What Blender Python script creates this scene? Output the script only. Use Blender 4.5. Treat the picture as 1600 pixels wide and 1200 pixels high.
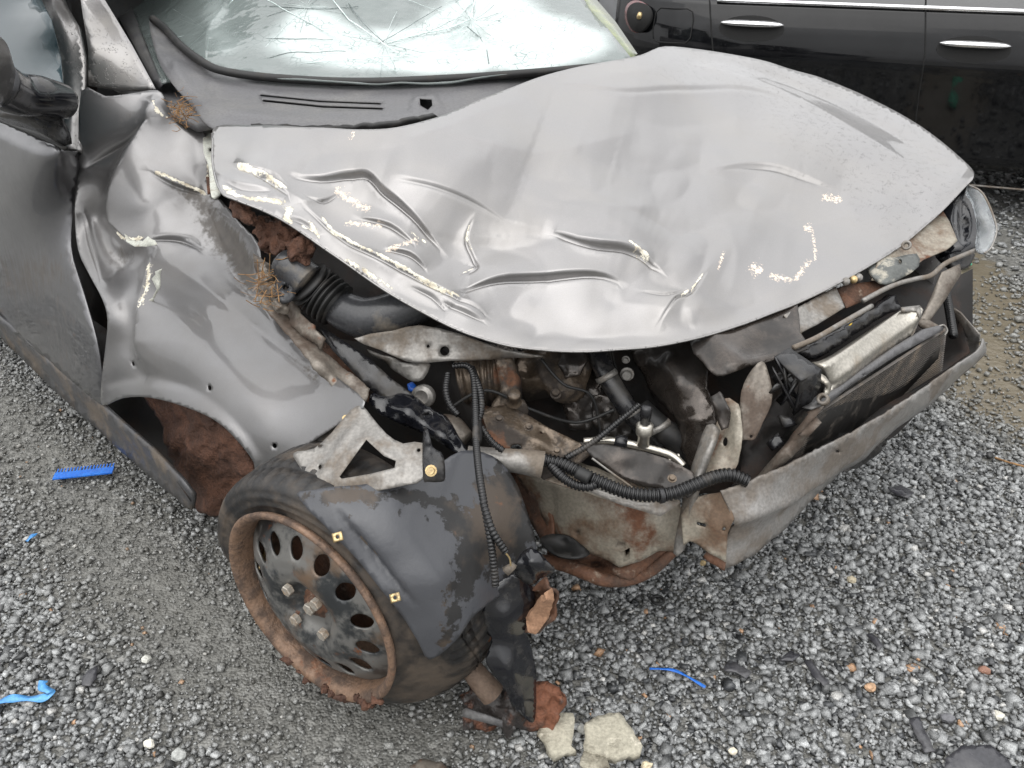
import bpy, bmesh, math, random
import numpy as np
from mathutils import Vector, Matrix
from mathutils.geometry import delaunay_2d_cdt

# ------------------------------------------------------------------ camera, sky, sun
S = bpy.context.scene
for o in list(bpy.data.objects): bpy.data.objects.remove(o)
C = S.collection
HC, PITCH, FPX = 1.48, math.radians(31.0), 1300.0     # camera height, tilt down, focal length for a 1600 px wide frame
cam = bpy.data.cameras.new('camera'); camo = bpy.data.objects.new('camera', cam); C.objects.link(camo)
camo.location = (0, 0, HC); camo.rotation_euler = (math.pi/2 - PITCH, 0, 0)
cam.sensor_width = 36; cam.lens = 36*FPX/1600; cam.clip_start = 0.05; cam.clip_end = 500
S.camera = camo
S.cycles.max_bounces = 7; S.cycles.transmission_bounces = 4; S.cycles.glossy_bounces = 4; S.cycles.diffuse_bounces = 3

SUN_EL, SUN_AZ = math.radians(62), math.radians(200)
W = bpy.data.worlds.new('World'); S.world = W; W.use_nodes = True
nt = W.node_tree; nt.nodes.clear()
wo = nt.nodes.new('ShaderNodeOutputWorld'); bg = nt.nodes.new('ShaderNodeBackground'); bg.inputs[1].default_value = 0.10
sky = nt.nodes.new('ShaderNodeTexSky'); sky.sky_type = 'NISHITA'; sky.sun_disc = False
sky.sun_elevation = SUN_EL; sky.sun_rotation = SUN_AZ; sky.dust_density = 6; sky.air_density = 1.5
hs = nt.nodes.new('ShaderNodeHueSaturation'); hs.inputs['Saturation'].default_value = 0.12
nt.links.new(sky.outputs[0], hs.inputs['Color'])
# a closed cloud deck: overcast luminance rises towards the zenith (CIE overcast sky)
geo = nt.nodes.new('ShaderNodeTexCoord'); sep = nt.nodes.new('ShaderNodeSeparateXYZ')
nt.links.new(geo.outputs['Generated'], sep.inputs[0])
mr = nt.nodes.new('ShaderNodeMapRange'); mr.inputs[1].default_value = 0.0; mr.inputs[2].default_value = 1.0
mr.inputs[3].default_value = 0.46; mr.inputs[4].default_value = 1.25
nt.links.new(sep.outputs[2], mr.inputs[0])
nz = nt.nodes.new('ShaderNodeTexNoise'); nz.inputs['Scale'].default_value = 2.2; nz.inputs['Detail'].default_value = 4
nt.links.new(geo.outputs['Generated'], nz.inputs['Vector'])
mr2 = nt.nodes.new('ShaderNodeMapRange'); mr2.inputs[1].default_value = .3; mr2.inputs[2].default_value = .7
mr2.inputs[3].default_value = .82; mr2.inputs[4].default_value = 1.18
nt.links.new(nz.outputs[0], mr2.inputs[0])
mm = nt.nodes.new('ShaderNodeMath'); mm.operation = 'MULTIPLY'
nt.links.new(mr.outputs[0], mm.inputs[0]); nt.links.new(mr2.outputs[0], mm.inputs[1])
cl = nt.nodes.new('ShaderNodeMix'); cl.data_type = 'RGBA'; cl.blend_type = 'MULTIPLY'; cl.inputs[0].default_value = 1
cl.inputs[6].default_value = (10.35, 10.4, 10.5, 1)
nt.links.new(mm.outputs[0], cl.inputs[7])
mix = nt.nodes.new('ShaderNodeMix'); mix.data_type = 'RGBA'; mix.inputs[0].default_value = 0.85
nt.links.new(hs.outputs[0], mix.inputs[6]); nt.links.new(cl.outputs[2], mix.inputs[7])
nt.links.new(mix.outputs[2], bg.inputs[0]); nt.links.new(bg.outputs[0], wo.inputs[0])

sl = bpy.data.lights.new('sun', 'SUN'); sl.energy = 0.6; sl.angle = math.radians(75); sl.color = (1, .97, .93)
so = bpy.data.objects.new('sun', sl); C.objects.link(so)
sd = Vector((math.sin(SUN_AZ)*math.cos(SUN_EL), math.cos(SUN_AZ)*math.cos(SUN_EL), math.sin(SUN_EL)))
so.rotation_euler = sd.to_track_quat('Z', 'Y').to_euler()
V = S.view_settings; V.view_transform = 'Standard'; V.look = 'None'; V.exposure = 0.95; V.gamma = 1; V.use_curve_mapping = False

# ------------------------------------------------------------------ geometry helpers
SP, CP = math.sin(PITCH), math.cos(PITCH)
FW = np.array([.72, -.694]); FW /= np.linalg.norm(FW); LT = np.array([-FW[1], FW[0]])   # car's forward and left on the ground
def ray(u, v):
    u = np.asarray(u, float); v = np.asarray(v, float); y = (600-v)/FPX
    return np.stack([(u-800)/FPX, CP+y*SP, -SP+y*CP], -1)
def dep(u, v, k, mode):
    """distance along the optical axis of a sight line where it meets: height z / car's lateral L / car's longitudinal F"""
    r = ray(u, v)
    if mode == 'z': return (k-HC)/r[2]
    if mode == 'L': return k/(r[:2]@LT)
    if mode == 'F': return k/(r[:2]@FW)
    return k
def at(u, v, d): return np.array([0, 0, HC]) + ray(u, v)*np.asarray(d)[..., None]
def pt(u, v, k, mode='z'): return at(u, v, dep(u, v, k, mode))
def carP(f, l, z): q = FW*f + LT*l; return np.array([q[0], q[1], z])
def proj(P):
    d = P[1]*CP-(P[2]-HC)*SP; up = P[1]*SP+(P[2]-HC)*CP
    return 800+FPX*P[0]/d, 600-FPX*up/d, d
def cp(f, l, z):       # a point of the car given in car coordinates, as (u, v, 'd', depth)
    u, v, d = proj(carP(f, l, z)); return (u, v, d, 'd')

def crom(P, n, closed=False):
    P = np.asarray(P, float); m = len(P); out = []
    segs = m if closed else m-1
    for i in range(segs):
        if closed: a, b, c, d = P[(i-1) % m], P[i], P[(i+1) % m], P[(i+2) % m]
        else: a, b, c, d = P[max(i-1, 0)], P[i], P[i+1], P[min(i+2, m-1)]
        t = np.linspace(0, 1, n, endpoint=False)[:, None]
        out.append(.5*((2*b)+(c-a)*t+(2*a-5*b+4*c-d)*t**2+(3*b-a-3*c+d)*t**3))
    if not closed: out.append(P[-1:])
    return np.vstack(out)

class TPS:
    def __init__(s, X, y, lam=1e-6):
        s.X = np.asarray(X, float)/100; n = len(s.X)
        K = s.k(s.X, s.X)+lam*np.eye(n); Q = np.c_[np.ones(n), s.X]
        A = np.block([[K, Q], [Q.T, np.zeros((3, 3))]])
        s.w = np.linalg.lstsq(A, np.r_[np.asarray(y, float), 0, 0, 0], rcond=None)[0]
    def k(s, a, b):
        r2 = ((a[:, None]-b[None])**2).sum(2); return np.where(r2 > 1e-12, .5*r2*np.log(r2+1e-12), 0)
    def __call__(s, X):
        X = np.asarray(X, float)/100; return s.k(X, s.X)@s.w[:-3]+np.c_[np.ones(len(X)), X]@s.w[-3:]

def inside(X, poly):
    poly = np.asarray(poly, float); x, y = X[:, 0], X[:, 1]; r = np.zeros(len(X), bool); j = len(poly)-1
    for i in range(len(poly)):
        xi, yi = poly[i]; xj, yj = poly[j]
        c = ((yi > y) != (yj > y)) & (x < (xj-xi)*(y-yi)/(yj-yi+1e-12)+xi); r ^= c; j = i
    return r
def sdist(X, pl):
    """signed distance to a polyline (positive on its right-hand side, y down) and the run 0..1 along it"""
    pl = np.asarray(pl, float); best = np.full(len(X), 1e9); sg = np.zeros(len(X)); tt = np.zeros(len(X))
    ln = np.r_[0, np.cumsum(np.linalg.norm(np.diff(pl, axis=0), axis=1))]
    for i in range(len(pl)-1):
        a, b = pl[i], pl[i+1]; e = b-a; L2 = e@e+1e-9
        t = np.clip(((X-a)@e)/L2, 0, 1); q = X-a-t[:, None]*e; d = np.hypot(q[:, 0], q[:, 1])
        m = d < best; best[m] = d[m]; sg[m] = np.sign(e[0]*q[m, 1]-e[1]*q[m, 0]); tt[m] = (ln[i]+t[m]*(ln[i+1]-ln[i]))/ln[-1]
    return best*np.where(sg == 0, 1, sg), tt
_r = np.random.default_rng(7)
_G = _r.normal(size=(64, 64))
def vnoise(X, s, o=0):
    """smooth value noise on (n,2) points"""
    q = X/s+o*17.3; i = np.floor(q).astype(int); f = q-i; f = f*f*(3-2*f)
    g = lambda a, b: _G[a % 64, b % 64]
    a, b = i[:, 0], i[:, 1]
    return (g(a, b)*(1-f[:, 0])+g(a+1, b)*f[:, 0])*(1-f[:, 1])+(g(a, b+1)*(1-f[:, 0])+g(a+1, b+1)*f[:, 0])*f[:, 1]

def link(name, me, mat, parent=None, smooth=True):
    o = bpy.data.objects.new(name, me); C.objects.link(o)
    if mat: me.materials.append(mat)
    if smooth: me.polygons.foreach_set('use_smooth', [True]*len(me.polygons))
    if parent is not None:
        o.parent = parent; o.matrix_parent_inverse = PINV[parent.name] if parent.name in PINV else parent.matrix_world.inverted()
    return o
PINV = {}; LAST = {}
def thing(name, label, cat, loc=(0, 0, 0), group=None):
    o = bpy.data.objects.new(name, None); C.objects.link(o); o.location = loc; o.empty_display_size = .1
    PINV[o.name] = Matrix.Translation(loc).inverted()
    return tag(o, label, cat, group)
def tag(o, label, cat, group=None, kind=None):
    o['label'] = label; o['category'] = cat
    if group: o['group'] = group
    if kind: o['kind'] = kind
    return o
def mesh(verts, faces, name='m'):
    me = bpy.data.meshes.new(name); me.from_pydata([tuple(map(float, v)) for v in verts], [], [tuple(map(int, f)) for f in faces]); me.update(); return me

def full(pts, mode):
    """(u,v,k[,mode]) -> arrays uv, depth"""
    uv = np.array([(p[0], p[1]) for p in pts], float)
    d = np.array([dep(p[0], p[1], p[2], p[3] if len(p) > 3 else mode) for p in pts]); return uv, d

def ridge(X, pts, A, wl, wr=None, k=1.0, taper=True):
    if len(pts) > 2: pts = crom(pts, 4)
    s, t = sdist(X, pts); wr = wr or wl; w = np.where(s > 0, wr, wl)
    if taper: e = np.sin(np.pi*np.clip(t, 0, 1))**.75; w = w*(.25+.75*e)
    g = A*np.exp(-(np.abs(s)/w)**k)
    return g*e if taper else g
def blob(X, u, v, ru, rv, A, rot=0):
    c, s = math.cos(rot), math.sin(rot); x, y = X[:, 0]-u, X[:, 1]-v
    return A*np.exp(-(((x*c+y*s)/ru)**2+((-x*s+y*c)/rv)**2))
def stroke(X, pts, w, soft=.6):
    s, t = sdist(X, pts); return np.clip(1.0-(np.abs(s)/w)**1.0*soft, 0, 1)*np.clip(np.minimum(t, 1-t)*8+.35, 0, 1)

def sheet(name, outline, mat, parent=None, mode='z', ctrl=(), bump=(), holes=(), step=12, thick=.0012,
          curve=0, detail=None, masks=None, smooth=True, rough=0.0, lam=1e-6, refine=()):
    """a bent sheet of real thickness: outline and inner control points lie at their own distances; a thin-plate
    surface runs through them, `bump` adds offsets towards the viewer (metres), `detail` displaces along the normal"""
    uv, d = full(outline, mode)
    U = list(uv); Dp = list(1/d)
    if len(ctrl):
        u2, d2 = full(ctrl, mode); U += list(u2); Dp += list(1/d2)
    f = TPS(U, Dp, lam)
    B = None
    if len(bump):
        bu = np.array([(b[0], b[1]) for b in bump], float)
        B = TPS(np.vstack([uv, bu]), np.r_[np.zeros(len(uv)), [b[2] for b in bump]])
    ol = crom(uv, curve, True) if curve else uv
    # densify the outline
    P = []
    for i in range(len(ol)):
        a, b = ol[i], ol[(i+1) % len(ol)]; n = max(1, int(np.hypot(*(b-a))/step))
        for t in range(n): P.append(a+(b-a)*t/n)
    P = np.array(P)
    if rough: P = P+np.c_[vnoise(P, 5, 1), vnoise(P, 5, 2)]*rough
    loops = [P]
    for h in holes:
        h = np.asarray(h, float)
        if h.shape == (3,) or h.shape == (4,):
            ru = h[2]; rv = h[3] if len(h) > 3 else h[2]; a = np.linspace(0, 2*np.pi, 14, endpoint=False)
            h = np.c_[h[0]+ru*np.cos(a), h[1]+rv*np.sin(a)]
        loops.append(h)
    lo, hi = P.min(0), P.max(0)
    gx = np.arange(lo[0]+step*.5, hi[0], step); gy = np.arange(lo[1]+step*.5, hi[1], step*.87)
    X, Y = np.meshgrid(gx, gy); X[1::2] += step*.5
    G = np.c_[X.ravel(), Y.ravel()]; G = G+np.random.default_rng(3).uniform(-.12, .12, G.shape)*step
    if len(G):
        keep = inside(G, P)
        for h in loops[1:]: keep &= ~inside(G, h)
        for lp in loops:
            s, _ = sdist(G, np.vstack([lp, lp[:1]])); keep &= np.abs(s) > step*.45
        G = G[keep]
    if len(refine):          # extra rows of vertices along sharp folds
        ex = []
        for pl in refine:
            q = crom(pl, 4) if len(pl) > 2 else np.array(pl, float); s_ = np.r_[0, np.cumsum(np.linalg.norm(np.diff(q, axis=0), axis=1))]
            tt = np.arange(2, s_[-1]-2, 2.6); m_ = np.stack([np.interp(tt, s_, q[:, 0]), np.interp(tt, s_, q[:, 1])], 1); T_ = np.gradient(m_, axis=0); T_ /= np.linalg.norm(T_, axis=1)[:, None]+1e-9; N_ = np.c_[-T_[:, 1], T_[:, 0]]
            dd_, _ = sdist(G, q); G = G[np.abs(dd_) > 13]
            ex += [m_+N_*o_ for o_ in (-11, -8, -5.5, -3.5, -1.8, 0, 1.8, 3.5, 5.5, 8, 11)]
        ex = np.vstack(ex); k_ = inside(ex, P); s_, _ = sdist(ex, np.vstack([P, P[:1]])); G = np.vstack([G, ex[k_ & (np.abs(s_) > 2)]])
    allp = []; edges = []
    for lp in loops:
        b = len(allp); allp += list(lp); n = len(lp); edges += [(b+i, b+(i+1) % n) for i in range(n)]
    allp = np.array(allp+list(G))
    vo, _, fo, _, _, _ = delaunay_2d_cdt([Vector(p) for p in allp], edges, [], 1, 1e-6)
    X2 = np.array([tuple(v) for v in vo]); F = np.array([tuple(x) for x in fo if len(x) == 3])
    cen = X2[F].mean(1); keep = inside(cen, P)
    for h in loops[1:]: keep &= ~inside(cen, h)
    F = F[keep]
    # orientation: front towards the viewer
    a, b, c = X2[F[:, 0]], X2[F[:, 1]], X2[F[:, 2]]
    cr = (b[:, 0]-a[:, 0])*(c[:, 1]-a[:, 1])-(b[:, 1]-a[:, 1])*(c[:, 0]-a[:, 0])
    F[cr > 0] = F[cr > 0][:, ::-1]
    dd = 1/np.clip(f(X2), .12, 3)
    if B is not None: dd = dd-B(X2)
    W3 = at(X2[:, 0], X2[:, 1], dd)
    if detail is not None:
        fn = np.cross(W3[F[:, 1]]-W3[F[:, 0]], W3[F[:, 2]]-W3[F[:, 0]]); vn = np.zeros_like(W3)
        for k in range(3): np.add.at(vn, F[:, k], fn)
        vn /= np.linalg.norm(vn, axis=1)[:, None]+1e-12
        W3 = W3+vn*detail(X2)[:, None]
    LAST['rim'] = W3[:len(P)]; LAST['uv'] = P
    me = mesh(W3, F, name)
    if masks is not None:
        m = masks(X2); col = np.zeros((len(X2), 4), np.float32); col[:, 3] = 1
        for k in range(m.shape[1]): col[:, k] = m[:, k]
        ca = me.color_attributes.new('mask', 'FLOAT_COLOR', 'POINT'); ca.data.foreach_set('color', col.ravel())
    o = link(name, me, mat, parent, smooth)
    if thick:
        so_ = o.modifiers.new('thickness', 'SOLIDIFY'); so_.thickness = thick; so_.offset = -1
        if thick > .01: so_.use_even_offset = False
    return o

def tube(name, P, R, mat, parent=None, seg=12, n=8, ribs=0, ribamp=.18, cap=True, spline=True, ext=None):
    """swept round tube through 3-D points; ribs = number of corrugations along it"""
    P = np.asarray(P, float); R = np.asarray(R, float)*np.ones(len(P))
    Q = crom(np.c_[P, R], n) if (spline and len(P) > 2) else np.c_[P, R]
    if len(P) == 2: Q = np.linspace(np.r_[P[0], R[0]], np.r_[P[1], R[1]], max(2, n))
    s = np.r_[0, np.cumsum(np.linalg.norm(np.diff(Q[:, :3], axis=0), axis=1))]
    if ribs:
        m = ribs*6+1; t = np.linspace(0, s[-1], m)
        Q = np.stack([np.interp(t, s, Q[:, k]) for k in range(4)], 1)
        ph = np.arange(m) % 6
        Q[:, 3] *= 1+ribamp*np.array([.9, 1, .9, -.6, -1, -.6])[ph]
    T = np.gradient(Q[:, :3], axis=0); T /= np.linalg.norm(T, axis=1)[:, None]+1e-12
    a = np.array([0, 0, 1.]) if abs(T[0, 2]) < .9 else np.array([1., 0, 0])
    N = np.cross(T[0], a); N /= np.linalg.norm(N); V3 = []; Fc = []
    for i in range(len(Q)):
        N = N-T[i]*(N@T[i]); N /= np.linalg.norm(N); Bn = np.cross(T[i], N)
        for k in range(seg):
            q = 2*math.pi*k/seg; V3.append(Q[i, :3]+Q[i, 3]*(math.cos(q)*N+math.sin(q)*Bn))
    for i in range(len(Q)-1):
        for k in range(seg):
            k2 = (k+1) % seg; Fc.append((i*seg+k, i*seg+k2, (i+1)*seg+k2, (i+1)*seg+k))
    if cap: Fc += [tuple(range(seg))[::-1], tuple(range((len(Q)-1)*seg, len(Q)*seg))]
    me = mesh(V3, Fc, name); o = link(name, me, mat, parent)
    return o
def pts3(lst, mode='z'):
    return [pt(p[0], p[1], p[2], p[3] if len(p) > 3 else mode) for p in lst]

def lathe(name, prof, c, axis, mat, parent=None, seg=32, closed=False, smooth=True):
    """profile [(radius, along axis)] turned about axis through c"""
    ax = np.asarray(axis, float); ax /= np.linalg.norm(ax)
    a = np.cross(ax, [0, 0, 1.]); a = a/np.linalg.norm(a) if np.linalg.norm(a) > 1e-3 else np.array([1., 0, 0]); b = np.cross(ax, a)
    V3 = []; Fc = []; n = len(prof)
    for k in range(seg):
        q = 2*math.pi*k/seg; e = math.cos(q)*a+math.sin(q)*b
        for r, h in prof: V3.append(np.asarray(c)+ax*h+e*r)
    for k in range(seg):
        k2 = (k+1) % seg
        for i in range(n if closed else n-1):
            j = (i+1) % n; Fc.append((k*n+i, k2*n+i, k2*n+j, k*n+j))
    me = mesh(V3, Fc, name); bm = bmesh.new(); bm.from_mesh(me); bmesh.ops.remove_doubles(bm, verts=bm.verts, dist=1e-6)
    bmesh.ops.recalc_face_normals(bm, faces=bm.faces); bm.to_mesh(me); bm.free()
    return link(name, me, mat, parent, smooth)

def lump(name, c, r, mat, parent=None, sub=3, amp=.25, sc=3, seed=0, axes=None):
    """an irregular solid: subdivided ball pushed in and out by noise"""
    from mathutils import noise
    bm = bmesh.new(); bmesh.ops.create_icosphere(bm, subdivisions=sub, radius=1)
    for v in bm.verts:
        p = v.co.copy(); q = 1+amp*(noise.noise(p*sc*.5+Vector((seed*3.1, 0, 0)))*1.2+.6*noise.noise(p*sc*1.4+Vector((0, seed*2.7, 0)))+.35*noise.noise(p*sc*3.5))
        p = p*q; p = Vector((p.x*r[0], p.y*r[1], p.z*r[2]))
        if axes is not None: p = axes@p
        v.co = p+Vector(c)
    me = bpy.data.meshes.new(name); bm.to_mesh(me); bm.free()
    return link(name, me, mat, parent)

def bolt(name, c, axis, r, h, mat, parent, washer=True):
    ax = np.asarray(axis, float); ax /= np.linalg.norm(ax)
    prof = ([(0, 0), (r*1.45, 0), (r*1.45, h*.22), (r, h*.24)] if washer else [(0, 0), (r, 0)])+[(r, h*.9), (r*.9, h), (0, h)]
    return lathe(name, prof, c, ax, mat, parent, seg=6 if not washer else 12, smooth=False)

# ------------------------------------------------------------------ materials
def newmat(name):
    m = bpy.data.materials.new(name); m.use_nodes = True; return m, m.node_tree, m.node_tree.nodes['Principled BSDF']
class NB:
    def __init__(s, t): s.t = t
    def n(s, typ, **kw):
        x = s.t.nodes.new(typ)
        for k, v in kw.items(): setattr(x, k, v)
        return x
    def l(s, a, b): s.t.links.new(a, b)
    def coord(s):
        if not hasattr(s, '_c'): s._c = s.n('ShaderNodeTexCoord').outputs['Object']
        return s._c
    def noise(s, scale, detail=5, rough=.55, vec=None, dist=0):
        x = s.n('ShaderNodeTexNoise'); x.inputs['Scale'].default_value = scale; x.inputs['Detail'].default_value = detail
        x.inputs['Roughness'].default_value = rough; x.inputs['Distortion'].default_value = dist
        s.l(vec or s.coord(), x.inputs['Vector']); return x.outputs[0]
    def vor(s, scale, feat='F1', out=0, vec=None):
        x = s.n('ShaderNodeTexVoronoi'); x.feature = feat; x.inputs['Scale'].default_value = scale; s.l(vec or s.coord(), x.inputs['Vector']); return x.outputs[out]
    def rng(s, x, a, b, c=0., d=1.):
        m = s.n('ShaderNodeMapRange'); m.interpolation_type = 'SMOOTHSTEP'
        for i, k in enumerate((a, b, c, d)): m.inputs[i+1].default_value = k
        s.l(x, m.inputs[0]); return m.outputs[0]
    def math(s, op, a, b=None):
        m = s.n('ShaderNodeMath'); m.operation = op
        for i, k in enumerate((a, b)):
            if k is None: continue
            if isinstance(k, (int, float)): m.inputs[i].default_value = k
            else: s.l(k, m.inputs[i])
        return m.outputs[0]
    def mix(s, f, a, b):
        m = s.n('ShaderNodeMix'); m.data_type = 'RGBA'
        for i, k in ((0, f), (6, a), (7, b)):
            if isinstance(k, (int, float)): m.inputs[i].default_value = k
            elif isinstance(k, tuple): m.inputs[i].default_value = (*k[:3], 1)
            else: s.l(k, m.inputs[i])
        return m.outputs[2]
    def fmix(s, f, a, b):
        m = s.n('ShaderNodeMix'); m.data_type = 'FLOAT'
        for i, k in ((0, f), (2, a), (3, b)):
            if isinstance(k, (int, float)): m.inputs[i].default_value = k
            else: s.l(k, m.inputs[i])
        return m.outputs[0]
    def bump(s, h, st, dist, prev=None):
        b = s.n('ShaderNodeBump'); b.inputs['Strength'].default_value = st; b.inputs['Distance'].default_value = dist
        s.l(h, b.inputs['Height'])
        if prev: s.l(prev, b.inputs['Normal'])
        return b.outputs[0]
    def mask(s):
        if not hasattr(s, '_m'):
            a = s.n('ShaderNodeAttribute'); a.attribute_name = 'mask'; q = s.n('ShaderNodeSeparateColor'); s.l(a.outputs['Color'], q.inputs[0]); s._m = q
        return s._m.outputs

def grime(name, c1, c2, scale=12, thr=(.45, .6), rough=(.35, .7), metal=0., bump=.15, bdist=.002, c3=None, s3=40, t3=(.6, .7), bscale=60, coat=0, streak=None, metal2=None):
    """base colour c1, covered in patches by dirt c2 (and spots of c3)"""
    m, t, b = newmat(name); N = NB(t)
    vec = N.coord()
    if streak:
        mp = N.n('ShaderNodeMapping'); mp.inputs['Scale'].default_value = streak; N.l(vec, mp.inputs[0]); vec = mp.outputs[0]
    f = N.rng(N.noise(scale, 5, .62, vec), *thr); col = N.mix(f, c1, c2); rg = N.fmix(f, *rough)
    if c3: g = N.rng(N.noise(s3, 6, .65), *t3); col = N.mix(g, col, c3); rg = N.fmix(g, rg, .85)
    fine = N.rng(N.noise(170, 2), .25, .75, .82, 1.15)
    mu = N.n('ShaderNodeMix'); mu.data_type = 'RGBA'; mu.blend_type = 'MULTIPLY'; mu.inputs[0].default_value = 1; N.l(col, mu.inputs[6]); N.l(fine, mu.inputs[7]); col = mu.outputs[2]
    N.l(col, b.inputs['Base Color']); N.l(rg, b.inputs['Roughness'])
    if metal or metal2: N.l(N.fmix(f, metal, metal2 if metal2 is not None else 0.), b.inputs['Metallic'])
    b.inputs['Coat Weight'].default_value = coat
    h = N.math('ADD', N.math('MULTIPLY', f, .6), N.noise(bscale, 3, .6))
    N.l(N.bump(h, bump*2.2, bdist), b.inputs['Normal'])
    return m

def paint(name, base=(.245, .238, .236), mask=True, dirt=.3, rough=.36, dcol=(.33, .31, .28)):
    """grey metallic paint: clear coat, rain film and dust, primer chips (mask R), tan scrapes (G), mud (B)"""
    m, t, b = newmat(name); N = NB(t)
    flake = N.noise(900, 2); dust = N.rng(N.noise(5, 6, .6), .35, .75)
    col = N.mix(N.rng(flake, .3, .7), tuple(x*.93 for x in base), tuple(x*1.07 for x in base))
    col = N.mix(N.math('MULTIPLY', dust, dirt), col, dcol)
    metal = .88; rg = N.fmix(dust, rough, rough+.12)
    hgt = N.noise(26, 1)
    nrm = N.bump(hgt, .05, .004)
    drop = N.rng(N.vor(230), .18, .34, 1., 0.); dsel = N.rng(N.noise(60, 3), .50, .62)
    drops = N.math('MULTIPLY', drop, dsel)
    coat = 1.0
    if mask:
        M = N.mask(); rag = N.noise(75, 9, .78); rag2 = N.noise(38, 5, .65)
        mp0 = N.n('ShaderNodeMapping'); mp0.inputs['Scale'].default_value = (150, 150, 40); N.l(N.coord(), mp0.inputs[0]); strk0 = N.noise(1.0, 6, .75, mp0.outputs[0])
        chip = N.rng(N.math('ADD', M[0], N.math('MULTIPLY', N.math('SUBTRACT', rag, .5), 2.0)), .72, .76)
        tan = N.rng(N.math('ADD', M[1], N.math('MULTIPLY', N.math('SUBTRACT', strk0, .5), 3.2)), .78, .88)
        mp = N.n('ShaderNodeMapping'); mp.inputs['Scale'].default_value = (60, 60, 9); N.l(N.coord(), mp.inputs[0])
        strk = N.noise(1.0, 5, .7, mp.outputs[0])
        mud = N.rng(N.math('ADD', M[2], N.math('MULTIPLY', N.math('SUBTRACT', strk, .5), 1.7)), .30, .80)
        col = N.mix(mud, col, N.mix(rag2, (.045, .043, .042), (.13, .115, .10)))
        col = N.mix(tan, col, N.mix(rag, (.62, .44, .30), (.80, .74, .66)))
        col = N.mix(chip, col, N.mix(N.rng(rag2, .45, .7), (.76, .72, .60), (.42, .36, .26)))
        any_ = N.math('MAXIMUM', N.math('MAXIMUM', chip, tan), N.math('MULTIPLY', mud, .75))
        mtl = N.fmix(any_, metal, 0.); N.l(mtl, b.inputs['Metallic'])
        rg = N.fmix(any_, rg, .75)
        N.l(N.fmix(any_, .9, .05), b.inputs['Coat Weight'])
        al = N.mask  # noqa
        nrm = N.bump(chip, .5, -.0012, nrm)
        a2 = N.n('ShaderNodeAttribute'); a2.attribute_name = 'mask'
        drops = N.math('MULTIPLY', drops, a2.outputs['Alpha'])
    else:
        b.inputs['Metallic'].default_value = metal; b.inputs['Coat Weight'].default_value = .9; drops = N.math('MULTIPLY', drops, .5)
    nrm = N.bump(drops, 1., .004, nrm)
    N.l(col, b.inputs['Base Color']); N.l(rg, b.inputs['Roughness']); N.l(nrm, b.inputs['Normal'])
    N.l(N.fmix(N.rng(N.noise(3.5, 4, .6), .4, .66), .03, .22), b.inputs['Coat Roughness']); N.l(nrm, b.inputs['Coat Normal'])
    return m
M_PAINT = paint('grey_paint')
M_WING = paint('grey_paint_wing_shaded', base=(.20, .197, .198), dirt=.45, rough=.44, dcol=(.17, .16, .15))  # same paint, its colours darkened to paint in the wing's shaded angle
M_DOOR = paint('grey_paint_grime_and_shade', base=(.14, .139, .145), mask=True, dirt=.5, dcol=(.085, .087, .091))  # door grime, plus a base darkened to paint in the dark surroundings it reflects
M_BLACKP = grime('black_plastic', (.012, .012, .0135), (.045, .041, .036), 14, (.46, .7), (.24, .6), bump=.1)
M_GLOSSBLK = grime('glossy_black_plastic', (.007, .0075, .010), (.035, .033, .031), 22, (.5, .72), (.14, .5), bump=.08, coat=.3)
M_COWL = grime('grey_cowl_plastic', (.085, .084, .088), (.125, .122, .118), 6, (.4, .75), (.38, .6), bump=.05, bscale=300)
M_RUBBER = grime('black_rubber', (.009, .009, .009), (.042, .037, .032), 20, (.5, .75), (.55, .8), bump=.1)
M_LINER = grime('wheel_liner_plastic', (.035, .035, .038), (.12, .085, .055), 9, (.52, .66), (.28, .85), bump=.25, c3=(.16, .075, .035), s3=14, t3=(.62, .72))
M_MUD = grime('red_brown_mud', (.055, .025, .015), (.12, .056, .034), 14, (.35, .7), (.75, .9), bump=.8, bdist=.006, bscale=45)
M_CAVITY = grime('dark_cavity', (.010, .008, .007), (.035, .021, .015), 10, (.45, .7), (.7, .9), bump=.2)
M_STEEL = grime('bare_grey_steel', (.235, .225, .21), (.14, .115, .09), 11, (.42, .62), (.38, .68), metal=.5, metal2=.1, bump=.14)
M_TAN = grime('dusty_tan_metal', (.185, .163, .138), (.075, .054, .040), 12, (.42, .62), (.4, .75), metal=.3, bump=.18, c3=(.16, .065, .03), s3=20, t3=(.62, .72))
M_CREAM = grime('cream_primer_metal', (.265, .24, .195), (.12, .078, .05), 9, (.42, .64), (.38, .75), bump=.15, metal=.15, c3=(.12, .052, .027), s3=7, t3=(.53, .66))
M_DARKMET = grime('oily_dark_metal', (.060, .050, .043), (.016, .013, .011), 9, (.42, .60), (.18, .5), metal=.6, metal2=.3, bump=.12, coat=.25)
M_BROWNMET = grime('brown_engine_metal', (.115, .088, .064), (.026, .019, .014), 15, (.42, .58), (.28, .75), metal=.5, bump=.3, c3=(.11, .05, .026), s3=10, t3=(.60, .70))
M_RUST = grime('rusty_steel', (.125, .058, .032), (.058, .037, .027), 16, (.38, .68), (.7, .92), bump=.5, bdist=.003, c3=(.27, .21, .16), s3=30, t3=(.58, .72))
M_ALU = grime('aluminium', (.46, .435, .385), (.27, .225, .17), 9, (.5, .75), (.3, .55), metal=.85, metal2=.5, bump=.03)
M_BEAM = grime('bumper_beam_steel', (.27, .26, .248), (.15, .13, .11), 8, (.44, .62), (.34, .6), metal=.5, metal2=.2, bump=.14, c3=(.10, .07, .05), s3=12, t3=(.68, .78))
M_BRASS = grime('yellow_zinc', (.55, .42, .22), (.30, .22, .13), 60, (.5, .75), (.3, .6), metal=.8, metal2=.3)
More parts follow.
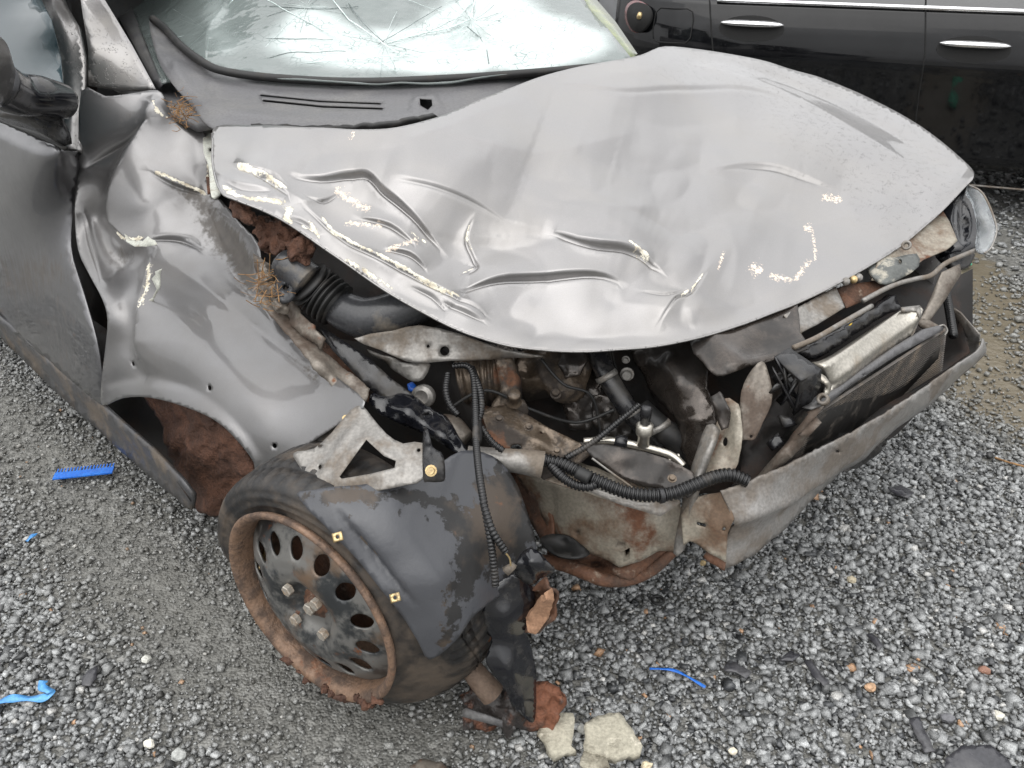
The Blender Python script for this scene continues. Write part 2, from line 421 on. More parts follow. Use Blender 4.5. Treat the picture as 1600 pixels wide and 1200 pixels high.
M_FIN = grime('radiator_black', (.02, .019, .018), (.07, .06, .05), 20, (.5, .7), (.4, .7), metal=.3)
M_TYRE = None
M_WHITECHIP = grime('torn_primer', (.56, .57, .51), (.36, .33, .26), 40, (.5, .75), (.5, .7))
M_STRAW = grime('straw', (.30, .17, .07), (.12, .06, .028), 60, (.4, .7), (.7, .85))
# ------------------------------------------------------------------ the wrecked car
CAR = thing('wrecked_car', 'crashed dark grey hatchback with crumpled bonnet, torn front end and bare steel wheel', 'car', tuple(carP(-1.6, 1.45, 0)))
def part(*a, **k): return sheet(*a, parent=CAR, **k)

# bonnet -----------------------------------------------------------
HOOD = [(338,197,1.02),(400,196,1.03),(480,200,1.035),(560,203,1.04),(620,199,1.045),(680,184,1.05),(740,160,1.06),(800,136,1.07),(870,112,1.08),(940,97,1.085),(1000,86,1.088),
 (1040,72,1.085),(1100,78,1.052),(1170,90,1.018),(1240,108,.978),(1310,132,.945),(1380,163,.915),(1440,198,.89),(1490,236,.87),(1518,262,.86),(1521,276,.868),(1508,291,.855),
 (1460,340,.805),(1390,396,.775),(1310,443,.755),(1230,480,.738),(1140,514,.725),(1050,537,.72),(960,547,.72),(880,549,.725),(800,541,.74),(730,521,.765),(670,493,.79),(610,460,.82),
 (560,425,.85),(520,397,.875),(480,370,.90),(440,344,.93),(405,327,.95),(370,313,.965),(345,300,.975),(333,262,.99),(332,225,1.01)]
def hood_detail(X):
    u, v = X[:, 0], X[:, 1]; z = np.zeros(len(X)); edge, _ = sdist(X, [(p[0], p[1]) for p in HOOD+HOOD[:1]]); ed = np.clip(np.abs(edge)/25, 0, 1)
    z += .005*vnoise(X, 150, 1)+.0022*vnoise(X, 75, 2)+.0004*vnoise(X, 30, 3)
    R = lambda *a, **k: ridge(X, *a, **k)
    for pts, A, wl, wr in [([(452,271),(500,276),(545,266),(575,268),(600,295),(640,330),(695,388)], .017, 75, 9), ([(600,275),(680,300),(740,320),(790,345),(850,357)], .022, 80, 32),
        ([(742,335),(730,365),(742,400),(746,415),(722,424)], .010, 34, 9), ([(715,452),(780,436),(850,428),(930,428),(972,440)], .017, 65, 9), ([(862,362),(920,388),(970,396),(1000,406),(1035,428)], .024, 65, 8),
        ([(1105,420),(1078,458),(1052,470),(1028,505)], .013, 40, 12), ([(1100,262),(1170,260),(1220,268),(1310,296)], .019, 80, 14), ([(870,128),(960,142),(1060,137),(1160,142),(1235,160)], .014, 80, 24),
        ([(470,318),(520,360),(560,390),(640,430),(700,460),(745,478),(765,492)], .017, 30, 20), ([(530,402),(575,428),(620,455)], .008, 16, 10), ([(362,255),(410,275),(455,308)], .015, 40, 8),
        ([(375,300),(430,312),(480,318),(530,300)], .013, 22, 10), ([(560,335),(610,350),(650,385)], .013, 30, 9), ([(900,235),(980,262),(1060,258),(1120,240)], -.012, 70, 70),
        ([(640,355),(720,376),(800,384),(870,372)], -.013, 50, 45), ([(1000,330),(1060,362),(1092,402)], -.010, 45, 45), ([(1180,330),(1250,350),(1330,330)], -.010, 60, 60),
        ([(820,300),(880,322),(960,330),(1030,318)], .012, 60, 60), ([(700,215),(800,240),(900,230),(1000,200)], .010, 60, 45), ([(960,470),(1060,490),(1180,470)], .010, 60, 40), ([(420,230),(520,238),(640,232)], -.006, 40, 40),
        ([(345,274),(380,288),(425,298)], .009, 20, 8), ([(440,336),(470,343),(503,366)], .009, 22, 8), ([(600,390),(640,400),(668,422)], .010, 26, 8), ([(690,468),(730,486),(760,498)], .008, 20, 8), ([(760,250),(840,275),(920,290)], -.010, 45, 45), ([(1130,330),(1150,400),(1140,460)], .009, 60, 45), ([(960,170),(1050,190),(1150,185)], -.009, 45, 60), ([(1080,102),(1150,122),(1240,153),(1330,203),(1420,255),(1490,280)], .014, 18, 60), ([(1080,85),(1200,114),(1330,165),(1440,230)], -.014, 12, 18)]:
        z += R(pts, A, wl, wr, k=1.0)
    zone = np.clip((v-190)/90, 0, 1)*np.clip((1280-u)/200, .15, 1)      # buckled panels between the folds
    Xr = np.c_[u*.9+v*.45, v*1.25-u*.25]; z += zone*(.0105*np.abs(vnoise(Xr, 135, 21))+.0045*np.abs(vnoise(Xr, 62, 22))-.008)
    for i, dy, A, w in CREV: z += R([(p[0]-dy*.25, p[1]+dy) for p in FOLDS[i]], A, w, w, k=2)     # tight crevices at the foot of the folds
    return z*ed+.0012*vnoise(X, 45, 5)*(1-ed)
def hood_mask(X):
    m = np.zeros((len(X), 4)); s = lambda pts, w: stroke(X, pts, w)
    for pts, w in [([(365,258),(410,275),(452,303)], 7), ([(345,297),(400,312),(440,318),(475,320)], 7), ([(452,322),(448,340),(455,352)], 12), ([(480,345),(505,378)], 7), ([(495,330),(520,362),(560,390),(640,430),(690,458),(728,470)], 5.5),
        ([(535,404),(575,428),(617,454)], 6.5), ([(972,390),(990,400),(1012,414)], 7), ([(1098,428),(1076,460)], 4), ([(735,345),(730,368),(740,392)], 3), ([(722,424),(742,416)], 3), ([(640,363),(668,380)], 4),
        ([(345,290),(370,300)], 8), ([(470,352),(490,362)], 6), ([(1060,468),(1075,455)], 5)]: m[:, 0] = np.maximum(m[:, 0], s(pts, w*.75))
    for pts, w in [([(518,290),(545,305),(578,325)], 11), ([(535,345),(600,352)], 8), ([(1130,394),(1120,428)], 4), ([(1172,412),(1190,428)], 14), ([(1198,430),(1240,440)], 7), ([(1240,440),(1268,402)], 6), ([(1258,350),(1272,352)], 9),
        ([(1285,305),(1318,312)], 8), ([(1272,350),(1275,410)], 4), ([(555,205),(545,217)], 5), ([(655,375),(600,400)], 6)]: m[:, 1] = np.maximum(m[:, 1], s(pts, w))
    m[:, 3] = np.clip(blob(X, 1330, 215, 130, 60, 1.3, .5)+blob(X, 1400, 300, 60, 50, .8)+blob(X, 1200, 110, 160, 40, .6), 0, 1)
    return m
FOLDS = [[(452,271),(500,276),(545,266),(575,268),(600,295),(640,330),(695,388)], [(715,452),(780,436),(850,428),(930,428),(972,440)], [(862,362),(920,388),(970,396),(1000,406),(1035,428)], [(1130,260),(1170,259),(1220,267),(1300,292)], [(470,318),(520,360),(560,390),(640,430),(700,460),(745,478),(765,492)], [(742,335),(730,365),(742,400),(746,415),(722,424)], [(362,255),(410,275),(455,308)], [(560,335),(610,350),(650,385)], [(1105,420),(1078,458),(1052,470),(1028,505)], [(345,276),(380,290),(425,300)], [(440,338),(470,345),(503,368)], [(600,392),(640,402),(668,424)], [(385,262),(425,272),(450,292)], [(640,446),(675,462),(700,486)], [(478,306),(505,312),(532,292)], [(690,470),(730,488),(760,500)], [(870,128),(960,142),(1060,137),(1160,142),(1235,160)], [(620,285),(680,300),(740,320),(790,345)], [(1000,455),(1040,462),(1075,452)]]
CREV = [(0, 5, -.016, 3.2), (1, 5, -.016, 3.2), (2, 4, -.018, 3.0), (3, 4, -.010, 2.6), (4, 4, -.009, 2.4), (5, 3, -.008, 2.2), (6, 4, -.010, 2.6), (7, 4, -.009, 2.4), (8, 3, -.008, 2.2), (9, 3, -.009, 2.6), (10, 3, -.008, 2.4), (11, 3, -.009, 2.6), (12, 3, -.007, 2.2), (13, 3, -.007, 2.2), (14, 3, -.007, 2.2), (15, 3, -.008, 2.4), (16, 3, -.004, 3), (17, 3, -.005, 3), (18, 3, -.006, 2.2)]
hood = part('bonnet', HOOD, M_PAINT, step=4.2, thick=.0015, curve=4, refine=FOLDS, detail=hood_detail, masks=hood_mask,
     bump=[(700,300,.015),(950,300,.045),(1150,250,.06),(1060,104,.025),(1150,126,.055),(1240,156,.075),(1330,208,.08),(1420,262,.06),(1480,276,.025),(1330,285,.06),(1420,310,.03),(900,440,.035),(1100,430,.04),(600,330,.012),(760,410,.0),(1280,380,.02),(450,270,.0)])
tube('bonnet_hem', LAST['rim'][[i for i in range(len(LAST['rim'])) if LAST['uv'][i][1] > 286 or (LAST['uv'][i][0] < 340 and LAST['uv'][i][1] > 206)]], .0022, M_PAINT, hood, seg=6, spline=False)

# windscreen, cowl, pillars ----------------------------------------
def mat_windscreen():
    m, t, b = newmat('shattered_laminated_glass'); N = NB(t)
    c = N.coord(); w = N.noise(3, 3); wv = N.n('ShaderNodeMix'); wv.data_type = 'RGBA'; wv.inputs[0].default_value = .12
    N.l(c, wv.inputs[6]); nn = N.n('ShaderNodeTexNoise'); nn.inputs['Scale'].default_value = 5; N.l(c, nn.inputs['Vector']); N.l(nn.outputs[1], wv.inputs[7])
    e1 = N.rng(N.vor(9, 'DISTANCE_TO_EDGE', vec=wv.outputs[2]), .0, .012, 1, 0); e2 = N.rng(N.vor(46, 'DISTANCE_TO_EDGE', vec=wv.outputs[2]), 0, .035, 1, 0)
    M = N.mask(); zone = N.rng(N.math('ADD', M[0], N.math('MULTIPLY', N.math('SUBTRACT', w, .5), .8)), .3, .7)
    crack = N.math('MULTIPLY', N.math('MULTIPLY', e2, zone), N.rng(N.noise(9, 3), .40, .52))
    col = N.mix(zone, (.30, .345, .335), (.50, .56, .55)); col = N.mix(crack, col, N.mix(N.rng(N.noise(14, 3), .45, .55), (.16, .22, .21), (.85, .92, .91)))
    N.l(col, b.inputs['Base Color']); b.inputs['Roughness'].default_value = .06
    N.l(N.fmix(N.math('MAXIMUM', crack, N.math('MULTIPLY', zone, .85)), .58, .03), b.inputs['Transmission Weight']); b.inputs['IOR'].default_value = 1.5
    fac = N.vor(26, 'F1', 1, wv.outputs[2]); bw = N.n('ShaderNodeRGBToBW'); N.l(fac, bw.inputs[0])
    n1 = N.bump(N.math('MULTIPLY', N.math('ADD', N.math('MULTIPLY', e2, .05), crack), 1.), .5, .003)
    n2 = N.bump(N.math('MULTIPLY', bw.outputs[0], zone), .35, .006, N.bump(N.noise(6, 3), .5, .02, n1)); N.l(n2, b.inputs['Normal'])
    return m
M_WIND = mat_windscreen()
WS = [(196,-2,1.135),(225,60,1.09),(252,128,1.04),(330,108,1.058),(430,122,1.052),(560,128,1.05),(700,124,1.052),(830,114,1.056),(968,101,1.062),(986,92,1.07),(950,45,1.12),(912,0,1.165)]
tl, tr_ = cp(-2.55, 1.02, 1.41), cp(-2.5, 2.0, 1.41)
ws_out = WS[2:10]+[WS[10], WS[11], tr_, cp(-2.6, 1.5, 1.425), tl, WS[0], WS[1]]
def ws_detail(X):
    z = .004*vnoise(X, 90, 4)+.002*vnoise(X, 38, 5)
    z += ridge(X, [(330,10),(360,-60),(380,-140)], -.006, 20, 20)+ridge(X, [(520,0),(560,45),(620,95)], -.008, 40, 12)+ridge(X, [(700,60),(740,30),(760,-10)], -.010, 30, 20)
    for w_ in WF: z += ridge(X, w_, .010, 30, 7)
    z += blob(X, 640, 60, 120, 50, -.02)+blob(X, 730, 40, 60, 40, -.015)
    return z
def ws_mask(X):
    m = np.zeros((len(X), 4)); m[:, 0] = np.clip(blob(X, 640, 75, 220, 45, .95)+blob(X, 760, 15, 90, 60, .9)+blob(X, 340, 20, 40, 60, .5)+blob(X, 870, 70, 90, 40, .8)+blob(X, 480, 30, 60, 40, .5), 0, 1); return m
WF = [[(505,-30),(545,30),(590,66),(640,96)], [(610,68),(660,54),(705,46),(738,30)], [(735,30),(748,56),(762,78),(764,104)], [(322,96),(328,52),(350,22),(366,-20)], [(700,44),(725,18),(742,-20)], [(640,84),(700,80),(770,78),(850,92)]]
ws = part('windscreen', ws_out, M_WIND, step=8, refine=WF, thick=.005, detail=ws_detail, masks=ws_mask)
M_CRACK = grime('crack_edge', (.75, .85, .83), (.5, .6, .58), 50, (.4, .7), (.2, .4))
M_CRACKD = grime('crack_dark', (.10, .13, .13), (.2, .24, .23), 50, (.4, .7), (.2, .4))
f_ws = TPS(*(lambda a: (a[0], 1/a[1]))(full(ws_out, 'z')))
def on_ws(u, v, off=.002): return at(u, v, 1/f_ws([(u, v)])[0]-off+ .0)
rc = random.Random(5)
def crack(pts, r, mat):
    P = []
    for (a, b) in zip(pts[:-1], pts[1:]):
        n = max(2, int(math.hypot(b[0]-a[0], b[1]-a[1])/14))
        for i in range(n): t = i/n; P.append((a[0]+(b[0]-a[0])*t+rc.uniform(-.9, .9), a[1]+(b[1]-a[1])*t+rc.uniform(-.9, .9)))
    P.append(pts[-1]); dd = ws_detail(np.array(P, float))
    q = [on_ws(u, v, .0012+d*1.2) for (u, v), d in zip(P, dd)]
    tube('crack', q, r, mat, ws, seg=5, spline=False)
for pts, r, k in [([(322,95),(326,55),(345,35),(362,0),(368,-60)], .0022, 0), ([(326,50),(300,70),(285,82)], .0012, 0), ([(345,30),(352,14),(372,-8)], .003, 0), ([(330,50),(420,60),(520,62)], .0008, 1), ([(400,-10),(470,28),(530,60),(590,95),(620,112)], .0012, 0), ([(520,0),(545,30),(590,62),(625,85)], .0018, 0),
        ([(545,5),(570,40),(600,66)], .0010, 1), ([(610,66),(660,52),(700,44),(735,30)], .0022, 0), ([(735,30),(742,0),(730,-30)], .0014, 0), ([(730,42),(750,58),(760,75),(764,100)], .0016, 1), ([(700,46),(720,20),(738,4)], .0012, 0), ([(760,60),(820,40),(900,20)], .0008, 0),
        ([(640,84),(690,78),(760,76),(830,88)], .0010, 0), ([(470,100),(560,92),(640,84)], .0010, 0), ([(380,100),(450,82),(540,80)], .0008, 1), ([(820,60),(840,30),(846,0)], .0008, 1), ([(870,80),(900,55),(915,40)], .0008, 0), ([(420,10),(500,14),(560,10)], .0008, 1), ([(590,70),(640,40),(690,10)], .0009, 1), ([(600,100),(680,60),(740,44)], .0009, 0)]:
    crack(pts, r, M_CRACKD if k else M_CRACK)
INB = [(215,0),(255,120),(330,104),(560,122),(830,110),(960,96),(905,-30),(840,-110),(150,-110)]
for (u0, v0, n, lmin, lmax) in [(738, 34, 22, 20, 150), (332, 52, 12, 20, 120), (600, 70, 16, 20, 150), (480, 10, 9, 30, 130)]:
    for i in range(n):
        a = 2*math.pi*(i+rc.uniform(-.35, .35))/n; l = rc.uniform(lmin, lmax)*(1 if rc.random() < .6 else .5); p = [(u0+6*math.cos(a), v0+4*math.sin(a))]; b_ = a
        while l > 0:
            s_ = rc.uniform(18, 40); b_ += rc.uniform(-.16, .16); q_ = (p[-1][0]+s_*math.cos(b_), p[-1][1]+.55*s_*math.sin(b_)); l -= s_
            if not inside(np.array([q_]), INB)[0]: break
            p.append(q_)
        if len(p) > 1: crack(p, rc.uniform(.0002, .0005), M_CRACKD if rc.random() < .45 else M_CRACK)
M_GREENT = grime('glass_edge_green_reflection', (.10, .13, .05), (.22, .24, .10), 12, (.4, .7), (.12, .3), coat=.6)  # green reflection painted into the colour of the glass edge strip
part('windscreen_edge_trim', [(912,0,1.165),(950,45,1.12),(986,92,1.07),(996,84,1.068),(962,34,1.12),(926,-8,1.17),cp(-2.47,2.05,1.40),cp(-2.5,2.0,1.412)], M_GREENT, step=14, thick=.012)
COWL = [(233,35,1.135),(240,29,1.14),(258,44,1.122),(280,68,1.10),(308,89,1.08),(345,106,1.062),(430,119,1.045),(560,125,1.042),(700,120,1.045),(830,111,1.05),(935,102,1.058),(965,97,1.062),(960,120,1.03),(830,140,1.02),(740,185,1.0),(660,212,.985),(600,222,.98),(480,218,.985),(390,212,.99),(345,205,1.0),(318,190,1.01),(298,164,1.018),(276,140,1.04),(256,112,1.065),(242,78,1.095)]
def cowl_d(X):
    z = ridge(X, [(272,112),(300,150),(325,172),(420,190),(560,197),(680,185)], .010, 22, 8, 1.5, False)+ridge(X, [(262,66),(288,92),(335,113),(430,127),(560,133),(700,128),(840,118)], -.006, 5, 9, 2, False)
    z += ridge(X, [(318,112),(335,150),(340,165)], -.004, 4, 4, 2)
    z += np.where(inside(X, [(640,178),(646,152),(680,150),(692,176)]), .006, 0)
    return z+.0008*vnoise(X, 60, 3)
slot = lambda a, b, w: [(a[0], a[1]-w), ((a[0]+b[0])/2, (a[1]+b[1])/2-w+3), (b[0], b[1]-w), (b[0]+3, b[1]), (b[0], b[1]+w), ((a[0]+b[0])/2, (a[1]+b[1])/2+w+3), (a[0], a[1]+w), (a[0]-3, a[1])]
cowl = part('cowl_panel', COWL, M_COWL, step=6, thick=.003, curve=3, detail=cowl_d, holes=[slot((408,149), (594,163), 1.8), slot((412,158), (597,172), 2.2), [(656,159),(675,161),(676,173),(669,177),(657,172)]])
sheet('cowl_seal', [(390,193,1.012),(480,196,1.012),(600,194,1.014),(680,180,1.02),(690,186,1.005),(600,203,1.0),(480,206,1.0),(395,203,1.0)], M_RUBBER, cowl, step=8, thick=.01, rough=1.2)
tube('windscreen_seal', pts3([(238,29,1.145),(258,45,1.126),(280,69,1.104),(308,91,1.084),(345,110,1.066),(430,122,1.05),(560,128,1.047),(700,123,1.05),(830,114,1.055),(940,104,1.064)]), .011, M_RUBBER, CAR, seg=8)
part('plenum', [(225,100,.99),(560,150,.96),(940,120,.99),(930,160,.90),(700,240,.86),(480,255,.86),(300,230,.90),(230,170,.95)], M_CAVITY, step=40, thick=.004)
part('dashboard', [cp(-1.98,.95,.98),cp(-1.9,1.5,.99),cp(-1.95,2.15,.98),cp(-2.5,2.15,1.02),cp(-2.55,1.5,1.04),cp(-2.5,.95,1.02)], M_COWL, step=60, thick=.02)
part('seat_row', [cp(-2.9,.9,.5),cp(-2.9,2.1,.5),cp(-3.1,2.05,1.25),cp(-3.1,.95,1.25)], M_RUBBER, step=60, thick=.15)

part('pillar_panel', [(138,134,.87),(138,80,.90),(126,0,.96),cp(-2.60,.925,1.35),cp(-2.57,.985,1.37),(164,0,1.01),(205,68,.985),(243,139,.955),(190,142,.91)], paint('grey_paint_pillar', mask=False, dirt=.5), mode='L', step=12, thick=.004, bump=[(175,80,.008)])
part('pillar_trim', [(170,0,1.13),cp(-2.5,.93,1.38),cp(-2.5,.99,1.40),(200,0,1.135),(232,75,1.075),(254,132,1.03),(246,141,1.012),(208,68,1.075)], M_COWL, step=14, thick=.004)
part('pillar_gasket', [(163,0,1.12),cp(-2.49,.91,1.365),cp(-2.49,.955,1.38),(180,0,1.12),(215,72,1.067),(252,146,1.0),(244,146,1.0)], M_RUBBER, step=20, thick=.006)
roof = part('roof', [cp(-2.55,.95,1.39),cp(-2.6,1.5,1.43),cp(-2.52,2.03,1.40),cp(-4.2,2.03,1.42),cp(-4.3,1.5,1.46),cp(-4.2,.95,1.42)], M_PAINT, step=60, thick=.01)

# door ---------------------------------------------------------------
DOOR = [(126,236,.775),(123,250,.76),(115,320,.71),(110,385,.67),(128,452,.64),(150,530,.61),(160,600,.59),(158,633,.585),(80,568,.585),(0,504,.585),(-8,497,.585),cp(-3.3,.60,.24),cp(-3.35,.66,.9),(-150,128,.655),(0,188,.665),(60,214,.675),(104,236,.70)]
WIN = [(98,228),(99,150),(94,90),(78,30),(60,-10),(20,-60)]
def door_d(X):
    return .0012*vnoise(X, 80, 6)+ridge(X, [(-60,196),(0,212),(100,254),(125,262)], .006, 8, 20, 1.5, False)
def door_mask(X):
    m = np.zeros((len(X), 4)); m[:, 2] = np.clip(blob(X, 40, 430, 110, 60, .62)+blob(X, 90, 560, 60, 70, .45)+blob(X, 0, 300, 60, 60, .25), 0, 1); return m
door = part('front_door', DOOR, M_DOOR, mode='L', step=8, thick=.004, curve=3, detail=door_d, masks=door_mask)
sheet('window_frame', [(128,236,.77),(129,190,.815),(132,132,.86),(131,90,.89),(122,40,.93),(100,0,.96),cp(-2.62,.92,1.34),cp(-3.2,.92,1.38),cp(-3.2,.90,1.33),cp(-2.68,.905,1.30),(62,-8,.93),(80,30,.90),(95,90,.86),(100,150,.81),(101,232,.735)], M_PAINT, door, mode='L', step=6, thick=.012, detail=lambda X: ridge(X, [(112,230),(114,150),(110,90),(98,30),(80,-10)], .006, 8, 8, 2, False))
M_DGLASS = (lambda: (lambda m, t, b: ([b.inputs[k].__setattr__('default_value', v) for k, v in (('Base Color', (.05, .085, .10, 1)), ('Roughness', .06), ('Transmission Weight', .55), ('IOR', 1.5))], m)[1])(*newmat('tinted_side_glass')))()
sheet('side_window', [(p[0], p[1], (.72 if p[1] > 100 else .80 if p[1] > 0 else .9)) for p in WIN[:6]]+[cp(-2.75,.90,1.28),cp(-3.2,.88,1.3),cp(-3.3,.72,1.0),(0,190,.70)], M_DGLASS, door, mode='L', step=20, thick=.004)
tube('window_seal', pts3([(-60,160,.655),(0,187,.665),(60,212,.675),(102,232,.69)], 'L'), .006, M_RUBBER, door, seg=6)
# mirror
mir = tube('mirror_arm', pts3([(-10,128,.55),(25,146,.60),(62,150,.655),(98,158,.715)], 'L'), [.052, .046, .044, .040], M_GLOSSBLK, door, seg=20)
sheet('mirror_base', [(0,183,.60),(40,178,.62),(97,186,.70),(101,228,.69),(60,206,.66),(0,190,.63)], M_BLACKP, door, mode='L', step=10, thick=.02)
mh = sheet('mirror_housing', [(-70,60,.42),(-30,50,.45),(6,62,.50),(20,96,.53),(24,118,.56),(14,158,.56),(0,168,.54),(-40,175,.48),(-80,140,.42)], M_PAINT, door, mode='L', step=10, thick=.03, curve=4, bump=[(-30,110,.02)])
sheet('mirror_glass', [(-60,70,.43),(-30,62,.46),(0,72,.50),(14,98,.53),(14,112,.54),(0,118,.52),(-50,120,.45)], M_ALU, mh, mode='L', step=14, thick=.003, bump=[(-20,95,.03)])
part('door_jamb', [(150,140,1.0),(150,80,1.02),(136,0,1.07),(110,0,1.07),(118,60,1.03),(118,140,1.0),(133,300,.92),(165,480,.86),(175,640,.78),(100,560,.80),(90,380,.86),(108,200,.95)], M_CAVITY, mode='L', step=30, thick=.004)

# sill ----------------------------------------------------------------
def sill_d(X): return ridge(X, [(-10,520),(140,646),(250,745),(292,780)], -.006, 4, 4, 2, False)+.0015*vnoise(X, 24, 2)
M_SILL = grime('dirty_sill_paint', (.075, .075, .078), (.11, .09, .07), 7, (.45, .65), (.35, .8), metal=.3, bump=.2, c3=(.15, .07, .035), s3=11, t3=(.66, .74))
sill = part('sill', [(-240,300,.33),(0,498,.30),(160,634,.29),(235,700,.285),(285,752,.28),(302,775,.25),(300,797,.18),(288,792,.18),(230,742,.17),(130,652,.17),(0,530,.17),(-240,330,.18)], M_SILL, mode='z', step=7, thick=.010, detail=sill_d)
sheet('sill_slot', [(276,752,.262),(282,750,.264),(302,780,.225),(298,784,.222)], M_CAVITY, sill, step=10, thick=.004, bump=[(289,766,.004)])
part('underfloor', [cp(-1.8,.75,.2),cp(-1.8,2.25,.2),cp(-4.2,2.25,.2),cp(-4.2,.75,.2)], M_CAVITY, step=200, thick=.02)

# front wing ------------------------------------------------------------
FEN = [(127,142,.835),(165,150,.86),(205,146,.90),(246,141,.95),(262,160,.955),(282,183,.97),(305,198,.985),(322,212,.99),(326,255,.965),(328,300,.945),(345,312,.945),(372,345,.93),(402,378,.91),(408,412,.88),(404,440,.86),(416,476,.835),(460,528,.80),(520,584,.77),(570,628,.74),(540,655,.715),(470,702,.66),(406,748,.615),(396,722,.61),(372,690,.605),(336,657,.60),(284,634,.595),(232,621,.585),(192,622,.575),(160,633,.565),
 (158,600,.575),(164,548,.60),(168,500,.62),(160,468,.635),(140,430,.655),(122,390,.675),(117,330,.705),(122,255,.755)]
FFOLDS = [[(128,262),(165,232),(205,210),(240,182)], [(245,378),(285,376),(320,392)], [(238,270),(270,288),(330,305)], [(252,412),(244,448),(232,498)], [(192,345),(215,375),(246,388)], [(130,330),(150,400),(160,440)]]
def fen_detail(X):
    u, v = X[:, 0], X[:, 1]; R = lambda *a, **k: ridge(X, *a, **k); edge, _ = sdist(X, [(p[0], p[1]) for p in FEN+FEN[:1]]); ed = np.clip(np.abs(edge)/14, 0, 1)
    z = .0022*vnoise(X, 100, 8)+.0005*vnoise(X, 34, 9)
    z += R([(128,262),(165,232),(205,210),(240,182)], -.022, 16, 34, 1.2)
    z += R([(244,170),(225,205),(205,245),(190,300),(192,345),(215,375),(246,388),(252,412),(244,448),(232,498),(228,560)], .040, 60, 18, 1.25, taper=False)*np.clip((600-v)/60, 0, 1)
    z += R([(130,330),(150,400),(160,440)], .020, 12, 12)
    z += R([(165,440),(200,400),(240,392)], -.018, 14, 14)
    z += R([(190,470),(215,520),(215,590)], -.012, 22, 22, 2)
    z += R([(238,270),(270,288),(330,305)], .012, 26, 5)
    z += R([(250,410),(330,460),(420,530),(500,590)], .006, 30, 12, 1.4)
    z += R([(330,330),(360,400),(400,470)], -.016, 26, 26, 2)
    z += R([(175,372),(195,392),(245,384)], .012, 10, 6)
    z += R([(245,378),(300,378),(320,392)], -.009, 5, 12)
    z += R([(165,600),(230,588),(300,610),(360,655),(400,715)], -.007, 26, 10, 1.5, False)
    z += R([(235,640),(245,560),(300,540),(380,600),(420,680)], .004, 40, 30, 2)
    for i, A, w in ((0, -.012, 3), (1, -.012, 3), (2, -.008, 2.5), (3, -.010, 3), (4, -.010, 3), (5, -.008, 3)): z += R([(p[0]-1, p[1]+4) for p in FFOLDS[i]], A, w, w, 2)
    return z*ed
def fen_mask(X):
    m = np.zeros((len(X), 4)); s = lambda pts, w: stroke(X, pts, w)
    for pts, w in [([(240,272),(270,284),(300,294),(328,306)], 5), ([(196,366),(215,378),(243,376)], 8), ([(250,420),(245,460),(234,496)], 9), ([(244,160),(256,182),(270,190)], 4), ([(324,225),(326,300)], 4)]: m[:, 0] = np.maximum(m[:, 0], s(pts, w))
    m[:, 2] = np.clip(blob(X, 350, 370, 55, 26, 1.0, .95)+blob(X, 300, 305, 40, 16, .6, .5)+blob(X, 385, 430, 40, 18, .8, 1.2)+blob(X, 190, 180, 60, 22, .30)+blob(X, 190, 400, 30, 20, .5)+blob(X, 480, 580, 60, 10, .5, .8), 0, 1)
    return m
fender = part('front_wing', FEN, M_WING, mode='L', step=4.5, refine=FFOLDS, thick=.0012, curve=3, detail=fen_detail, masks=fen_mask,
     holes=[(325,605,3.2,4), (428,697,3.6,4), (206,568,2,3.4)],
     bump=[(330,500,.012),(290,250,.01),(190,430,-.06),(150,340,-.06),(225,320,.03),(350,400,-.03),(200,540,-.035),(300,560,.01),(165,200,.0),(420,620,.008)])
# torn primer edges
def flap(pts, w, seed, d0, mode='L'):
    r = random.Random(seed); top = []; bot = []
    for i, p in enumerate(pts):
        top.append((p[0], p[1], p[2])); bot.append((p[0]+w[0]*r.uniform(.4, 1.3), p[1]+w[1]*r.uniform(.4, 1.3), p[2]-d0*r.uniform(.3, 1)))
    return top+bot[::-1]
sheet('torn_edge', flap([(252,418,.70),(250,432,.70),(250,446,.697),(245,460,.695),(240,474,.692),(236,490,.69),(231,502,.688)], (-13, 4), 3, .012), M_WHITECHIP, fender, mode='L', step=6, thick=.0012, rough=1.5)
sheet('torn_edge', flap([(194,364,.735),(205,373,.735),(218,376,.735),(231,372,.735),(243,376,.735)], (4, 11), 5, .014), M_WHITECHIP, fender, mode='L', step=6, thick=.0012, rough=1.5)
part('inner_wing', [(255,150,1.05),(330,200,1.12),(350,300,1.12),(480,360,1.10),(640,480,1.05),(700,560,1.0),(600,640,.98),(480,560,.94),(400,430,.98),(300,330,1.02),(240,250,1.02)], M_CAVITY, mode='L', step=30, thick=.004, detail=lambda X: .012*vnoise(X, 45, 4))  # near-black backing sheet that paints the shade in the gap under the bonnet
part('bonnet_hinge', [(318,208,.935),(326,203,.94),(340,208,.945),(346,222,.94),(336,242,.93),(336,262,.925),(342,290,.915),(344,303,.91),(330,306,.91),(326,262,.92),(318,238,.927)], M_WHITECHIP, step=6, thick=.004, curve=3, holes=[(329,233,2.8,3.6)])
part('hinge_recess', [(316,204,.88),(344,206,.88),(346,296,.84),(324,302,.84)], M_MUD, step=14, thick=.004)

# arch liner, dark back of the arch -----------------------------------------
def mudd(X): return .010*vnoise(X, 30, 3)+.005*vnoise(X, 13, 4)+.0025*vnoise(X, 6, 5)
part('arch_liner', [(222,606,.69),(285,625,.69),(345,660,.70),(385,705,.71),(400,780,.71),(345,806,.69),(306,800,.665),(280,760,.655),(256,712,.66),(240,660,.67)], M_MUD, mode='L', step=5, thick=.006, curve=3, detail=mudd, bump=[(310,700,.015)])
part('arch_back_panel', [(140,590,.70),(240,595,.72),(270,700,.72),(312,802,.70),(285,775,.665),(200,690,.645),(150,640,.64)], M_CAVITY, mode='L', step=14, thick=.006, detail=lambda X: .004*vnoise(X, 30, 3))

